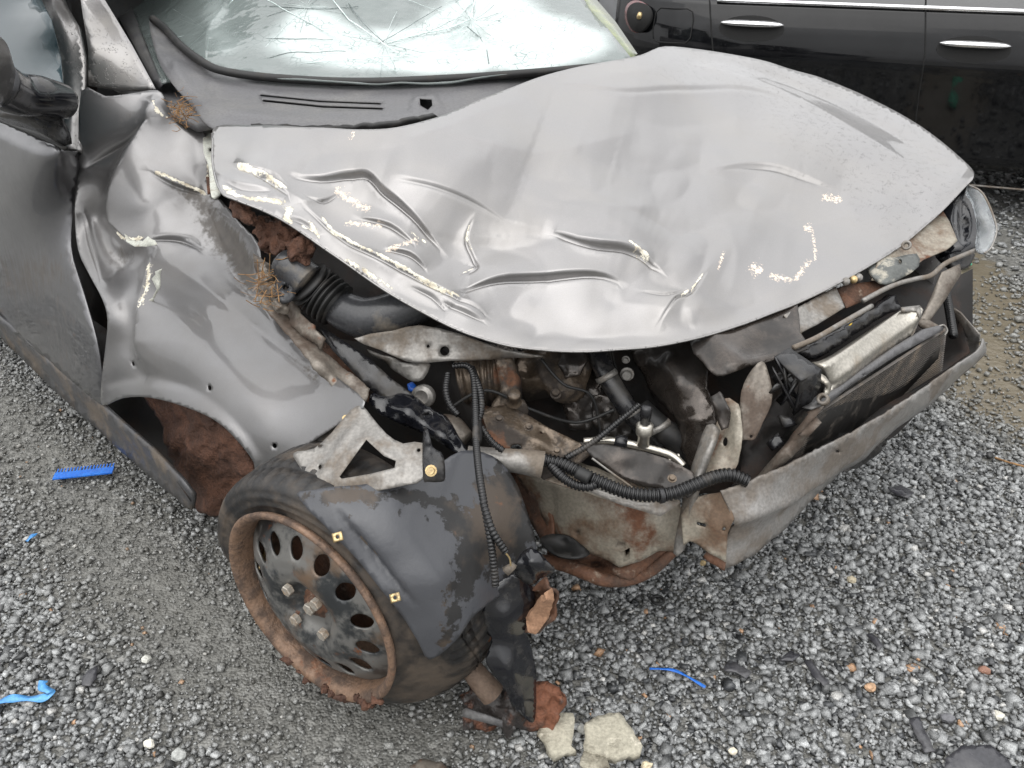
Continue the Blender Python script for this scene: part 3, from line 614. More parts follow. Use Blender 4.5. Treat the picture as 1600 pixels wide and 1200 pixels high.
# wheel -----------------------------------------------------------------
WC = np.array([-.373, 1.109, .330]); WN = np.array([-.563, -.827, 0.]); WN /= np.linalg.norm(WN)
wheel = bpy.data.objects.new('front_wheel', None); C.objects.link(wheel); wheel.location = WC; wheel.parent = CAR; wheel.matrix_parent_inverse = PINV[CAR.name]
PINV[wheel.name] = Matrix.Translation(WC).inverted(); wheel.empty_display_size = .05
def mat_tyre():
    m, t, b = newmat('dirty_tyre_rubber'); N = NB(t)
    f = N.rng(N.noise(8, 7, .62), .45, .66); col = N.mix(f, (.011, .0105, .0105), (.095, .073, .054)); g = N.rng(N.noise(30, 6), .4, .75); col = N.mix(N.math('MULTIPLY', g, .7), col, (.055, .045, .036))
    N.l(col, b.inputs['Base Color']); N.l(N.fmix(f, .42, .85), b.inputs['Roughness'])
    N.l(N.bump(N.noise(70, 6), .35, .004), b.inputs['Normal']); return m
M_TYRE = mat_tyre()
# tyre: flat, sagging towards the ground; tread blocks as real grooves
wa = np.cross(WN, [0, 0, 1.]); wa /= np.linalg.norm(wa); wb = np.cross(wa, WN)
if wb[2] < 0: wb = -wb
prof = [(.198, -.004), (.203, -.003), (.212, -.005), (.224, -.003), (.233, .000), (.236, -.003), (.250, .000), (.260, .001), (.263, -.003), (.275, -.004), (.287, -.010), (.297, -.020), (.303, -.034), (.306, -.052), (.301, -.056), (.301, -.062), (.307, -.066), (.308, -.088), (.302, -.092), (.302, -.098), (.307, -.102), (.306, -.124), (.303, -.146), (.297, -.162), (.285, -.178), (.255, -.188), (.215, -.178), (.198, -.17)]
SEG = 260; V3 = []; Fc = []
for k in range(SEG):
    q = 2*math.pi*k/SEG; e = math.cos(q)*wa+math.sin(q)*wb; sq = math.sin(q); low = max(0., -sq)**3
    Sq = .82-.20*sq; lo2 = min(1., max(0., (.15-sq)/.8)); lo2 = lo2*lo2*(3-2*lo2); qc = math.exp(-((math.degrees(q)-168)/52)**2)
    for i, (r, h) in enumerate(prof):
        rr, hh = r, h; t = max(0., (r-.2)/.1)
        if k % 4 == 0 and i in (11, 12, 13, 16, 17, 20, 21, 22, 23): rr -= .005
        if i >= 2: rr = .2+(rr-.2)*Sq; hh += low*.024*t*(1 if h > -.09 else -1)-lo2*.085*min(1., t)
        if 2 <= i <= 16: hh -= .050*qc*min(1., max(0., (r-.2)/.06))
        P = WC+WN*hh+e*rr
        if P[2] < .004: P[2] = .004
        V3.append(P)
n = len(prof)
for k in range(SEG):
    k2 = (k+1) % SEG
    for i in range(n-1): Fc.append((k*n+i, k*n+i+1, k2*n+i+1, k2*n+i))
ty = link('tyre', mesh(V3, Fc, 'tyre'), M_TYRE, wheel)
TV = np.array(V3); TD = TV[:, 1]*CP-(TV[:, 2]-HC)*SP; TU = np.c_[800+FPX*TV[:, 0]/TD, 600-FPX*(TV[:, 1]*SP+(TV[:, 2]-HC)*CP)/TD]
def over_tyre(pts, gap=.014):      # keep a panel that lies on the tyre in front of its rubber
    out = []
    for p_ in pts:
        d_ = dep(p_[0], p_[1], p_[2], 'z'); m_ = np.hypot(*(TU-np.array(p_[:2])).T) < 14
        out.append((p_[0], p_[1], min(d_, TD[m_].min()-gap) if m_.any() else d_, 'd'))
    return out
# rim: rusty flange and barrel, disc with holes cut through
M_RIM = grime('rim_rust', (.20, .125, .082), (.075, .050, .037), 22, (.4, .64), (.55, .85), bump=.45, bdist=.003, c3=(.19, .075, .035), s3=9, t3=(.56, .68), metal=.15)
lathe('rim_flange', [(.150, -.10), (.186, -.090), (.188, -.040), (.189, -.018), (.191, .000), (.197, .010), (.206, .014), (.211, .009), (.207, -.001), (.200, -.004), (.196, -.02), (.19, -.10), (.150, -.105)], WC, WN, M_RIM, wheel, seg=96, closed=True)
def mat_disc():
    m, t, b = newmat('worn_black_steel_disc'); N = NB(t)
    f = N.rng(N.noise(13, 8, .65), .42, .56); g = N.rng(N.noise(8, 7, .6), .50, .66); col = N.mix(f, (.032, .035, .037), (.16, .157, .148)); col = N.mix(g, col, (.15, .10, .065))
    r = N.rng(N.noise(30, 7, .65), .62, .70); col = N.mix(r, col, (.19, .07, .028))
    N.l(col, b.inputs['Base Color']); N.l(N.fmix(f, .32, .5), b.inputs['Roughness']); b.inputs['Metallic'].default_value = .35
    N.l(N.bump(N.noise(60, 7), .3, .002), b.inputs['Normal']); return m
M_DISC = mat_disc()
def disc_h(r):   # height of the dish along the axle
    return np.interp(r, [0, .035, .050, .062, .085, .110, .138, .156, .172, .190], [-.014, -.014, -.010, .006, .014, .010, -.002, -.008, -.020, -.034])
NH = 14; hr = .0185; rc_ = .139
circ = lambda cx, cy, r, m: [(cx+r*math.cos(2*math.pi*t/m), cy+r*math.sin(2*math.pi*t/m)) for t in range(m)]
loops = [circ(0, 0, .190, 90), circ(0, 0, .026, 24)]+[[(x*math.cos(h)-y*math.sin(h), x*math.sin(h)+y*math.cos(h)) for x, y in [(rc_+.021*math.cos(t*math.pi/10), .0165*math.sin(t*math.pi/10)) for t in range(20)]] for h in [2*math.pi*(k+.3)/NH for k in range(NH)]]
pp = []; ee = []
for lp in loops: k = len(pp); pp += lp; ee += [(k+t, k+(t+1) % len(lp)) for t in range(len(lp))]
gg = np.array([(r*math.cos(t), r*math.sin(t)) for r in np.arange(.034, .188, .0065) for t in np.arange(0, 2*math.pi, .0065/r)])
kk = np.ones(len(gg), bool)
for lp in loops[2:]: kk &= ~inside(gg, lp); s_, _ = sdist(gg, lp+lp[:1]); kk &= np.abs(s_) > .003
pp += [tuple(x) for x in gg[kk]]
vo, _, fo, _, _, _ = delaunay_2d_cdt([Vector(x) for x in pp], ee, [], 1, 1e-7)
X2 = np.array([tuple(v) for v in vo]); F2 = np.array([tuple(x) for x in fo if len(x) == 3]); cc = X2[F2].mean(1); kk = np.hypot(*cc.T) > .0262
for lp in loops[2:]: kk &= ~inside(cc, lp)
rr_ = np.hypot(*X2.T); V3 = WC+WN*(disc_h(rr_)+.0015*np.sin(4*np.arctan2(X2[:, 1], X2[:, 0]))*(rr_ < .1))[:, None]+X2[:, :1]*wa+X2[:, 1:]*wb; Fc = F2[kk]
disc = link('rim_disc', mesh(V3, Fc, 'rim_disc'), M_DISC, wheel); sm = disc.modifiers.new('thickness', 'SOLIDIFY'); sm.thickness = .004; sm.offset = 0
M_NUT = grime('dirty_wheel_bolt', (.42, .39, .34), (.26, .19, .13), 60, (.4, .7), (.4, .7), metal=.5, metal2=.2)
for k in range(4):
    q = math.radians(40+90*k); c = WC+WN*(.008)+(math.cos(q)*wa+math.sin(q)*wb)*.052
    bolt('wheel_bolt', c, WN, .0115, .012, M_NUT, wheel, washer=False)
lathe('hub_nut', [(0, 0), (.034, 0), (.034, .006), (.030, .009), (.022, .010), (.020, .018), (.0, .020)], WC-WN*.020, WN, M_RUST, wheel, seg=24)
bolt('hub_bolt', WC-WN*.005, WN, .013, .014, M_NUT, wheel, washer=False)
lathe('brake_disc', [(.0, -.075), (.125, -.075), (.125, -.09), (0, -.09)], WC, WN, M_RUST, wheel, seg=40)
tube('tyre_valve', [WC+WN*.0+(math.cos(.62)*wa+math.sin(.62)*wb)*-.0+0, WC], .0, M_BRASS, wheel) if False else None
q = math.radians(-5)
for ang in (8,):
    q = math.radians(ang); e = math.cos(q)*wa+math.sin(q)*wb
    tube('tyre_valve', [WC+e*.168-WN*.045, WC+e*.150-WN*.018, WC+e*.140-WN*.006], [.006, .005, .0042], M_BRASS, wheel, seg=8)
for i in range(16):        # mud caked along the lower flange
    q = math.radians(random.Random(i).uniform(-150, -62)); e = math.cos(q)*wa+math.sin(q)*wb; r = random.Random(i+50)
    lump('mud_cake', WC+e*r.uniform(.198, .214)+WN*r.uniform(.004, .014), (r.uniform(.006, .015), r.uniform(.006, .015), r.uniform(.004, .008)), M_MUD, wheel, sub=2, amp=.6, seed=i)

# black plastic liner hanging over the tyre ------------------------------------
LIN = [(462,770,.575),(490,765,.58),(560,758,.585),(640,745,.59),(672,735,.59),(720,705,.595),(770,712,.57),(802,745,.53),(822,795,.485),(838,850,.425),(832,880,.39),(800,915,.365),(760,945,.35),(735,968,.345),(712,1000,.31),(672,1031,.275),(652,1000,.31),(628,962,.35),(600,925,.395),(566,885,.445),(535,850,.49),(505,818,.53),(480,795,.565)]
def lin_d(X):
    return ridge(X, [(528,795),(550,830),(600,890),(655,948)], -.020, 4, 9)+ridge(X, [(560,760),(640,830),(700,930)], .006, 60, 40, 2)+.002*vnoise(X, 50, 2)+.010*ridge(X, [(725,800),(745,880),(735,960)], 1, 40, 30, 2)
def lin_m(X):
    m = np.zeros((len(X), 4)); m[:, 2] = np.clip(ridge(X, [(480,772),(560,775),(640,772),(700,800),(740,860),(720,930),(700,1000)], .62, 18, 36, 1.5, False)+blob(X, 790, 810, 60, 100, .95), 0, 1); return m
def mat_liner():
    m, t, b = newmat('grey_liner_with_mud'); N = NB(t); M = N.mask()
    rag = N.noise(32, 8, .68); mud = N.rng(N.math('ADD', M[2], N.math('MULTIPLY', N.math('SUBTRACT', rag, .5), 1.7)), .46, .56)
    br = N.rng(N.noise(11, 6, .6), .45, .62)
    clean = N.mix(N.noise(5, 3), (.043, .045, .051), (.066, .068, .075))
    col = N.mix(mud, clean, N.mix(br, (.013, .0125, .0125), (.055, .041, .030))); rs = N.rng(N.noise(22, 5), .66, .74); col = N.mix(N.math('MULTIPLY', rs, mud), col, (.13, .06, .03))
    N.l(col, b.inputs['Base Color']); N.l(N.fmix(mud, .3, .5), b.inputs['Roughness'])
    N.l(N.bump(N.math('ADD', N.math('MULTIPLY', mud, .4), N.noise(80, 6)), .25, .003), b.inputs['Normal']); return m
LIN = over_tyre(LIN)
liner = part('wheel_liner', LIN, mat_liner(), step=6, thick=.003, curve=3, detail=lin_d, masks=lin_m, ctrl=over_tyre([(560,815,.52),(600,860,.46),(640,910,.40),(660,965,.33),(620,800,.55),(680,840,.50),(690,900,.43),(700,960,.35),(750,880,.42),(770,820,.49)]))
for (u, v, z) in [(527,839,0.517), (617,934,0.397)]:
    d_ = over_tyre([(u, v, z)], .045)[0][2]; z = HC+ray(u, v)[2]*d_
    q = sheet('metal_clip', [(u-9,v-5,z),(u+6,v-9,z+.004),(u+9,v+4,z-.004),(u-6,v+9,z-.01)], M_BRASS, liner, step=5, thick=.004, holes=[(u,v,3)])
# stamped wing bracket, rail end
BR = [(548,640,0.655),(566,634,0.660),(580,650,0.653),(604,678,0.647),(630,693,0.642),(662,692,0.645),(662,746,0.617),(633,758,0.605),(580,769,0.593),(533,776,0.585),(513,770,0.583),(477,748,0.585),(471,734,0.590),(458,713,0.600),(464,705,0.608),(490,700,0.615),(518,676,0.630)]
bracket = part('wing_bracket', BR, M_STEEL, step=5, thick=.003, curve=2, holes=[[(573,688),(600,713),(619,721),(617,732),(576,742),(535,749),(531,745),(552,716)], (499,729,3,4), (500,696,4,2.5), (654,703,3)],
    bump=[(540,700,.012),(600,750,.012)], detail=lambda X: ridge(X, [(500,748),(515,725),(530,700),(555,668)], .004, 7, 7, 2, False)+ridge(X, [(570,684),(524,750),(620,735),(604,710),(570,684)], .003, 6, 6, 2, False)-.003*vnoise(X, 60, 3)*.4+ridge(X, [(476,736),(490,728)], .004, 4, 4, 2)+ridge(X, [(502,700),(520,695)], .004, 4, 4, 2))
clipb = part('bumper_clip', [(663,668,0.678),(669,672,0.678),(676,698,0.665),(688,706,0.661),(694,716,0.657),(696,746,0.640),(690,753,0.635),(668,753,0.635),(661,748,0.637),(660,694,0.665)], M_BLACKP, step=5, thick=.012, curve=2, bump=[(678,730,.022),(668,690,.015)])
c = pt(677, 726, .677)+np.array([0, -.032, .012]); bolt('clip_bolt', c, [-.05, -.8, .55], .0065, .012, M_BRASS, clipb)
sheet('wing_flange', [(408,746,.64),(470,700,.68),(545,645,.74),(552,655,.73),(505,697,.68),(470,722,.65),(450,736,.64),(432,740,.64)], M_STEEL, fender, mode='L', step=8, thick=.002, holes=[(445,728,4,2.5),(499,692,3,2)])
c = pt(432, 748, .50); sheet('metal_clip', [(420,742,.505),(444,740,.505),(447,755,.497),(424,760,.494)], M_BRASS, fender, step=6, thick=.012, bump=[(433,749,.004)])
bolt('wing_bolt', pt(545, 655, .625), [-.3, -.7, .6], .007, .014, M_BRASS, CAR)

RAIL = [(402,452,.745),(418,462,.748),(440,485,.735),(470,516,.71),(520,562,.675),(560,592,.652),(578,608,.64),(573,628,.625),(556,643,.612),(540,628,.625),(505,592,.655),(465,545,.69),(432,505,.72),(410,480,.735)]
part('upper_rail', RAIL, M_TAN, step=5, thick=.003, detail=lambda X: ridge(X, [(404,460),(435,500),(480,552),(540,612),(566,634)], .012, 9, 14, 1.3, False)+.0018*vnoise(X, 14, 3), rough=.8, bump=[(500,570,.02)])
part('rail_web', [(398,430,.70),(440,470,.70),(520,545,.655),(580,600,.61),(575,625,.60),(500,560,.64),(420,490,.69)], M_RUST, step=8, thick=.004, detail=lambda X: .004*vnoise(X, 16, 4))
part('mud_shelf', [(396,395,.80),(430,420,.79),(470,490,.745),(505,530,.72),(500,545,.70),(450,505,.72),(405,455,.74)], M_TAN, step=7, thick=.006, detail=lambda X: .005*vnoise(X, 14, 6), rough=1)

# air intake hose: snout, bellows, elbow -----------------------------------------
M_HOSE = grime('dusty_black_hose', (.035, .036, .039), (.14, .12, .095), 8, (.54, .68), (.26, .65), bump=.15)
hose = tube('intake_hose', pts3([(440,406,.835),(446,411,.83),(462,424,.815),(482,441,.797)]), [.026, .033, .036, .039], M_HOSE, CAR, seg=24)
sheet('intake_flange', [(433,432,.81),(448,428,.81),(462,452,.795),(456,470,.78),(440,470,.785),(430,455,.795)], M_HOSE, hose, step=6, thick=.01, curve=3, holes=[(446,447,6)], bump=[(446,448,.008)])
bel = pts3([(480,440,.797),(497,455,.775),(527,478,.75)]); 
tube('bellows', bel, [.043, .044, .043], M_RUBBER, hose, seg=28, n=6, ribs=6, ribamp=.15)
tube('elbow', pts3([(520,473,.752),(540,487,.74),(572,497,.735),(612,490,.745),(655,470,.765),(700,440,.79)]), [.037, .040, .042, .043, .042, .040], M_HOSE, hose, seg=24)
tube('hose_lip', pts3([(518,470,.754),(526,477,.748)]), .0445, M_HOSE, hose, seg=24)

# inner panels round the lamp --------------------------------------------------------
part('apron_plate', [(553,528,.73),(613,517,.735),(656,508,.74),(720,522,.73),(790,548,.70),(850,556,.69),(790,560,.68),(700,563,.68),(663,567,.675),(636,565,.68),(596,546,.70)], M_STEEL, step=6, thick=.003, curve=2, holes=[(695,548,7.5,7), (669,541,2.5)], detail=lambda X: ridge(X, [(560,532),(610,552),(660,562),(760,556)], .006, 6, 10, 1.5, False)+.002*vnoise(X, 40, 3))
part('folded_bracket', [(575,545,.66),(600,556,.665),(640,568,.665),(662,564,.67),(672,570,.66),(662,592,.64),(645,596,.635),(622,582,.64),(600,566,.645)], M_STEEL, step=6, thick=.003, curve=2, detail=lambda X: .006*vnoise(X, 22, 3))
part('lamp_strip', [(500,512,.71),(518,520,.705),(548,540,.69),(580,562,.67),(612,592,.645),(640,612,.625),(660,632,.61),(640,640,.60),(600,622,.615),(576,608,.625),(552,582,.65),(520,548,.68)], M_BLACKP, step=7, thick=.004, detail=lambda X: ridge(X, [(510,525),(560,575),(620,618)], .006, 8, 8)+.002*vnoise(X, 20, 3))
part('lamp_housing', [(576,624,.615),(592,610,.622),(633,613,.62),(667,637,.605),(697,650,.60),(718,684,.578),(740,719,.555),(727,716,.555),(700,700,.565),(675,683,.575),(633,666,.585),(592,645,.60)], M_GLOSSBLK, step=5, thick=.02, curve=2, bump=[(640,640,.03),(690,680,.025)], holes=[(668,647,6,2)], detail=lambda X: ridge(X, [(600,632),(650,655),(700,690),(730,714)], .008, 6, 8)+ridge(X, [(600,615),(640,622),(690,656)], .006, 5, 6)+.0015*vnoise(X, 12, 3))
lathe('silver_cap', [(0, .004), (.012, .004), (.013, .006), (.016, .006), (.017, .003), (.022, .003), (.024, 0), (.024, -.012)], pt(660, 620, .60), [-.25, -.8, .3], M_STEEL, CAR, seg=28)
M_BLUE = grime('blue_plastic', (.015, .09, .42), (.02, .12, .5), 20, (.4, .7), (.35, .5))
part('blue_connector', [(636,600,.612),(644,596,.615),(650,602,.61),(646,610,.605),(638,609,.605)], M_BLUE, step=4, thick=.012)
part('lamp_gap_shade', [(480,520,.95),(700,560,1.0),(780,700,1.0),(760,770,.98),(600,770,.92),(520,770,.88),(530,660,.88)], M_CAVITY, mode='L', step=40, thick=.004)  # added dark sheet, painted shade behind the lamp and the bracket hole

# engine ----------------------------------------------------------------------------
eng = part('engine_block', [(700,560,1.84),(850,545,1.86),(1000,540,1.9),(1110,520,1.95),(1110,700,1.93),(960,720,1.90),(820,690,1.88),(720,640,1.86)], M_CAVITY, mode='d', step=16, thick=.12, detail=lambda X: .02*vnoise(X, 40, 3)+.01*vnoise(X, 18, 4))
E_ = lambda n, o, m, **k: sheet(n, o, m, eng, mode='d', **k)
tube('engine_mount', [at(722,592,1.74), at(745,588,1.735), at(775,586,1.73), at(806,584,1.72)], [.052, .058, .062, .055], M_BROWNMET, eng, seg=26, ribs=7, ribamp=.05)
E_('mount_arm', [(772,560,1.66),(800,556,1.66),(806,590,1.65),(808,618,1.64),(823,632,1.64),(824,650,1.65),(800,660,1.65),(780,652,1.65),(768,634,1.66),(778,620,1.66),(784,600,1.66)], M_BROWNMET, step=6, thick=.03, curve=2, detail=lambda X: ridge(X, [(772,565),(786,610),(792,640)], .006, 4, 10)+.002*vnoise(X, 20, 2))
lathe('mount_bolt', [(0, .03), (.012, .03), (.014, .024), (.010, .022), (.014, .014), (.010, .012), (.014, .004), (.016, 0)], at(803, 628, 1.62), [0, -.4, .9], M_BROWNMET, eng, seg=14)
E_('alternator', [(806,552,1.74),(850,548,1.74),(925,552,1.74),(924,580,1.73),(918,600,1.72),(912,622,1.72),(890,630,1.72),(868,626,1.71),(850,605,1.71),(846,590,1.72),(812,592,1.73)], M_BROWNMET, step=7, thick=.07, curve=2, detail=lambda X: ridge(X, [(866,625),(905,605),(912,598)], .012, 9, 5)+ridge(X, [(848,552),(848,600)], .012, 16, 12)+.005*vnoise(X, 22, 2), bump=[(880,600,.02)])
E_('oily_cover', [(880,560,1.79),(935,548,1.78),(940,600,1.76),(936,650,1.75),(920,672,1.75),(890,668,1.76),(876,630,1.78)], M_DARKMET, step=7, thick=.02, detail=lambda X: .004*vnoise(X, 14, 5))
tube('coolant_hose', [at(930,545,1.73), at(945,580,1.71), at(965,615,1.70), at(990,650,1.70), at(1030,690,1.74)], .021, M_BLACKP, eng, seg=14)
tube('coolant_hose', [at(1000,640,1.74), at(1030,668,1.72), at(1060,690,1.72), at(1085,720,1.76)], .026, M_RUBBER, eng, seg=14)
for i in range(7): tube('belt_rib', [at(930+i*4.2,545,1.75), at(944+i*4,600,1.74)], .0025, M_RUBBER, eng, seg=6)
bolt('engine_bolt', at(980, 584, 1.72), [-.2, -.9, .2], .010, .016, M_STEEL, eng)
bolt('engine_bolt', at(978, 562, 1.74), [-.2, -.9, .2], .006, .01, M_STEEL, eng)
bolt('engine_bolt', at(868, 616, 1.68), [0, -.5, .8], .008, .012, M_BROWNMET, eng)
for u, v, d_, r_ in [(948,588,1.705,.0235), (985,645,1.695,.0235), (1028,668,1.715,.0285)]:
    lathe('hose_clamp', [(r_*.9, -.006), (r_, -.006), (r_*1.04, 0), (r_, .006), (r_*.9, .006)], at(u, v, d_), at(u+22, v+38, d_)-at(u, v, d_), M_STEEL, eng, seg=20)
E_('pulley_guard', [(880,548,1.70),(912,545,1.70),(918,562,1.69),(905,585,1.685),(884,590,1.69),(872,570,1.70)], M_DARKMET, step=5, thick=.006, detail=lambda X: .003*vnoise(X, 10, 3))
E_('mount_foot', [(740,640,1.70),(780,650,1.68),(826,652,1.67),(850,676,1.69),(810,690,1.70),(760,670,1.72)], M_RUST, step=6, thick=.02, detail=lambda X: .004*vnoise(X, 16, 3))
E_('heat_shield', [(925,620,1.74),(958,612,1.73),(985,640,1.73),(990,680,1.74),(950,690,1.75),(925,660,1.75)], M_DARKMET, step=6, thick=.004, detail=lambda X: .006*vnoise(X, 12, 3))
tube('thin_cable', [at(700,640,1.66), at(760,610,1.64), at(830,640,1.66), at(900,660,1.70), at(960,640,1.69)], .0035, M_RUBBER, eng, seg=8)
tube('thin_cable', [at(845,560,1.67), at(880,600,1.66), at(925,620,1.68), at(940,690,1.72)], .003, M_RUBBER, eng, seg=8)
tube('dirty_bushing', [at(690,660,1.70), at(705,672,1.68), at(726,690,1.67)], [.02, .03, .024], M_TAN, CAR, seg=18)

# chassis leg ---------------------------------------------------------------------------
cr_ = [(805,742,1.80),(844,750,1.74),(912,766,1.70),(1031,802,1.655),(1062,782,1.665),(1070,820,1.66),(1056,862,1.68),(1030,862,1.69),(1000,876,1.70),(968,886,1.72),(925,866,1.74),(866,838,1.77),(838,790,1.80)]
leg = part('chassis_leg', cr_, M_CREAM, mode='d', step=6, thick=.05, holes=[(901,834,4), [(960,856),(966,846),(976,848),(978,858)], [(972,862),(984,856),(984,872),(974,878)]], bump=[(900,800,.01),(980,830,.018)], detail=lambda X: ridge(X, [(862,765),(866,836)], -.006, 5, 5, 2, False)+ridge(X, [(870,800),(960,825),(1060,835)], .005, 30, 20, 2)+ridge(X, [(1020,810),(1024,860)], -.003, 4, 4, 2, False)+.002*vnoise(X, 30, 2))
part('leg_top_plate', [(752,640,.60),(790,632,.60),(820,645,.59),(858,668,.57),(900,690,.555),(935,700,.55),(905,725,.525),(880,738,.515),(850,750,.505),(812,720,.535),(765,690,.565)], M_BROWNMET, step=5, thick=.003, detail=lambda X: ridge(X, [(770,660),(830,690),(890,722)], .012, 16, 7)+ridge(X, [(840,660),(880,700)], -.008, 10, 10)+.003*vnoise(X, 22, 2), holes=[(806,700,9,6), (846,676,3,2)])
part('leg_cover', [(905,690,.575),(945,694,.575),(1000,704,.565),(1040,716,.555),(1084,738,.54),(1088,768,.515),(1075,778,.505),(1050,766,.51),(1000,760,.515),(960,742,.53),(925,716,.555)], M_DARKMET, step=5, thick=.004, detail=lambda X: ridge(X, [(912,695),(960,735),(1010,756),(1080,770)], .008, 10, 5)+.003*vnoise(X, 26, 5))
part('leg_inner_wall', [(848,748,.50),(905,722,.51),(960,742,.505),(1040,772,.495),(1030,803,.47),(970,786,.48),(912,768,.49)], M_CREAM, step=6, thick=.003, detail=lambda X: ridge(X, [(900,730),(950,762),(1000,792)], .009, 9, 5)+.002*vnoise(X, 16, 2))
tube('seam_edge', pts3([(925,716,.560),(960,742,.535),(985,760,.52),(1010,782,.50)]), .0022, M_STEEL, CAR, seg=6)
for u, v, z in [(870,705,.57), (826,668,.595), (905,740,.53), (780,655,.61), (1050,748,.545)]: bolt('rail_bolt', pt(u, v, z), [0, -.4, .9], .006, .007, M_BROWNMET, CAR)
part('leg_flange', [(910,764,.497),(925,760,.50),(1000,785,.487),(1055,782,.49),(1064,785,.488),(1032,807,.468),(970,789,.478)], M_STEEL, step=8, thick=.003)
tube('grey_sleeve', pts3([(730,712,.55),(770,716,.545),(820,722,.54),(848,727,.535)]), [.019, .0205, .024, .027], M_STEEL, CAR, seg=22, cap=False)
part('rust_gusset', [(790,735,1.84),(828,758,1.79),(862,806,1.765),(866,838,1.76),(848,850,1.77),(836,830,1.80),(810,780,1.84)], M_RUST, mode='d', step=7, thick=.006, detail=lambda X: .004*vnoise(X, 18, 2))
part('subframe', [(850,838,1.80),(925,866,1.765),(968,886,1.74),(1032,862,1.705),(1052,860,1.70),(1020,888,1.72),(985,904,1.74),(930,890,1.80),(860,880,1.84)], M_RUST, mode='d', step=8, thick=.03, detail=lambda X: .006*vnoise(X, 20, 2), bump=[(930,885,-.06)])
tube('lower_pipe', [at(845,876,1.82), at(880,882,1.79), at(915,895,1.765), at(945,906,1.755), at(985,906,1.745), at(1020,890,1.725), at(1052,862,1.70)], [.014, .015, .0155, .015, .012, .012, .010], M_RUST, CAR, seg=14)
part('rubber_cup', [(843,842,1.755),(862,834,1.75),(888,838,1.735),(910,852,1.72),(922,866,1.715),(900,872,1.70),(872,868,1.71),(852,856,1.735)], M_RUBBER, mode='d', step=6, thick=.004, curve=3, bump=[(882,853,-.02)])

# wiring ------------------------------------------------------------------------------------
M_LOOM = grime('corrugated_loom', (.008, .008, .0085), (.06, .052, .044), 12, (.56, .74), (.26, .6), bump=.08)
def loom(pts, r, pitch=.0062, mode='z'):
    P = pts3(pts, mode); L_ = sum(np.linalg.norm(np.array(P[i+1])-P[i]) for i in range(len(P)-1))
    return tube('wiring_loom', P, r, M_LOOM, CAR, seg=12, n=10, ribs=max(4, int(L_/pitch)), ribamp=.13)
loom([(846,718,.548),(875,724,.55),(905,738,.548),(935,752,.54),(975,768,.53),(1012,774,.525),(1050,771,.527),(1085,758,.535),(1115,746,.54),(1142,742,.54),(1168,752,.53)], .0118, .0075)
loom([(862,728,.545),(878,745,.542),(900,758,.535),(922,760,.535),(938,750,.537)], .0085)
m1 = loom([(708,572,.665),(730,572,.67),(740,590,.662),(743,640,.64),(744,690,.635),(748,735,.635),(755,780,.625),(764,830,.59),(770,870,.55),(774,915,.50)], .0060)
loom([(737,575,.667),(750,610,.652),(752,640,.636),(746,660,.62)], .0062)
loom([(700,585,.655),(697,610,.645),(703,632,.63),(716,648,.62)], .0062)
loom([(755,785,.625),(770,830,.595),(790,862,.56)], .0058)
loom([(884,716,.56),(925,692,.572),(965,660,.592),(998,633,.61)], .0058)
loom([(752,668,.61),(768,690,.59),(786,704,.58)], .0062)
loom([(1478,455,.64),(1484,490,.62),(1490,525,.60)], .009, .0075)
tube('tape_wrap', pts3([(744,655,.623),(746,672,.612),(745,690,.604)]), .0088, M_RUBBER, CAR, seg=12)
tube('tape_wrap', pts3([(902,738,.553),(922,748,.549)]), .0128, M_RUBBER, CAR, seg=12)
tube('cable_tie', pts3([(1030,775,.5265),(1036,774,.5265)]), .0142, M_BLACKP, CAR, seg=14)
tube('yellow_wire', pts3([(788,862,.56),(796,872,.545),(798,884,.53)]), .0016, M_BRASS, CAR, seg=6)
part('wire_plug', [(786,892,.50),(800,882,.51),(806,888,.505),(794,900,.49)], M_STEEL, step=6, thick=.012)
# pressure sensor and pipe
tube('aluminium_pipe', pts3([(912,690,.555),(950,688,.56),(985,694,.56),(1020,702,.555),(1050,712,.548),(1068,728,.535)]), .0075, M_ALU, CAR, seg=12)
tube('aluminium_pipe', pts3([(1038,726,.53),(1050,716,.54),(1062,712,.545)]), .005, M_ALU, CAR, seg=10)
sen = lathe('pressure_sensor', [(0, 0), (.012, 0), (.012, .022), (.0155, .024), (.0165, .03), (.0165, .044), (.012, .047), (0, .048)], pt(1005, 695, .565), [0, .05, 1], M_ALU, CAR, seg=18)
lathe('sensor_plug', [(0, 0), (.0095, 0), (.0095, .014), (.011, .015), (.011, .034), (.008, .038), (0, .038)], pt(1005, 695, .565)+np.array([0, .003, .046]), [0, .05, 1], M_BLACKP, sen, seg=14)
lathe('pipe_clip', [(0, -.012), (.012, -.012), (.014, 0), (.012, .012), (0, .012)], pt(970, 691, .56), [1, -.2, -.1], M_BLACKP, CAR, seg=14)

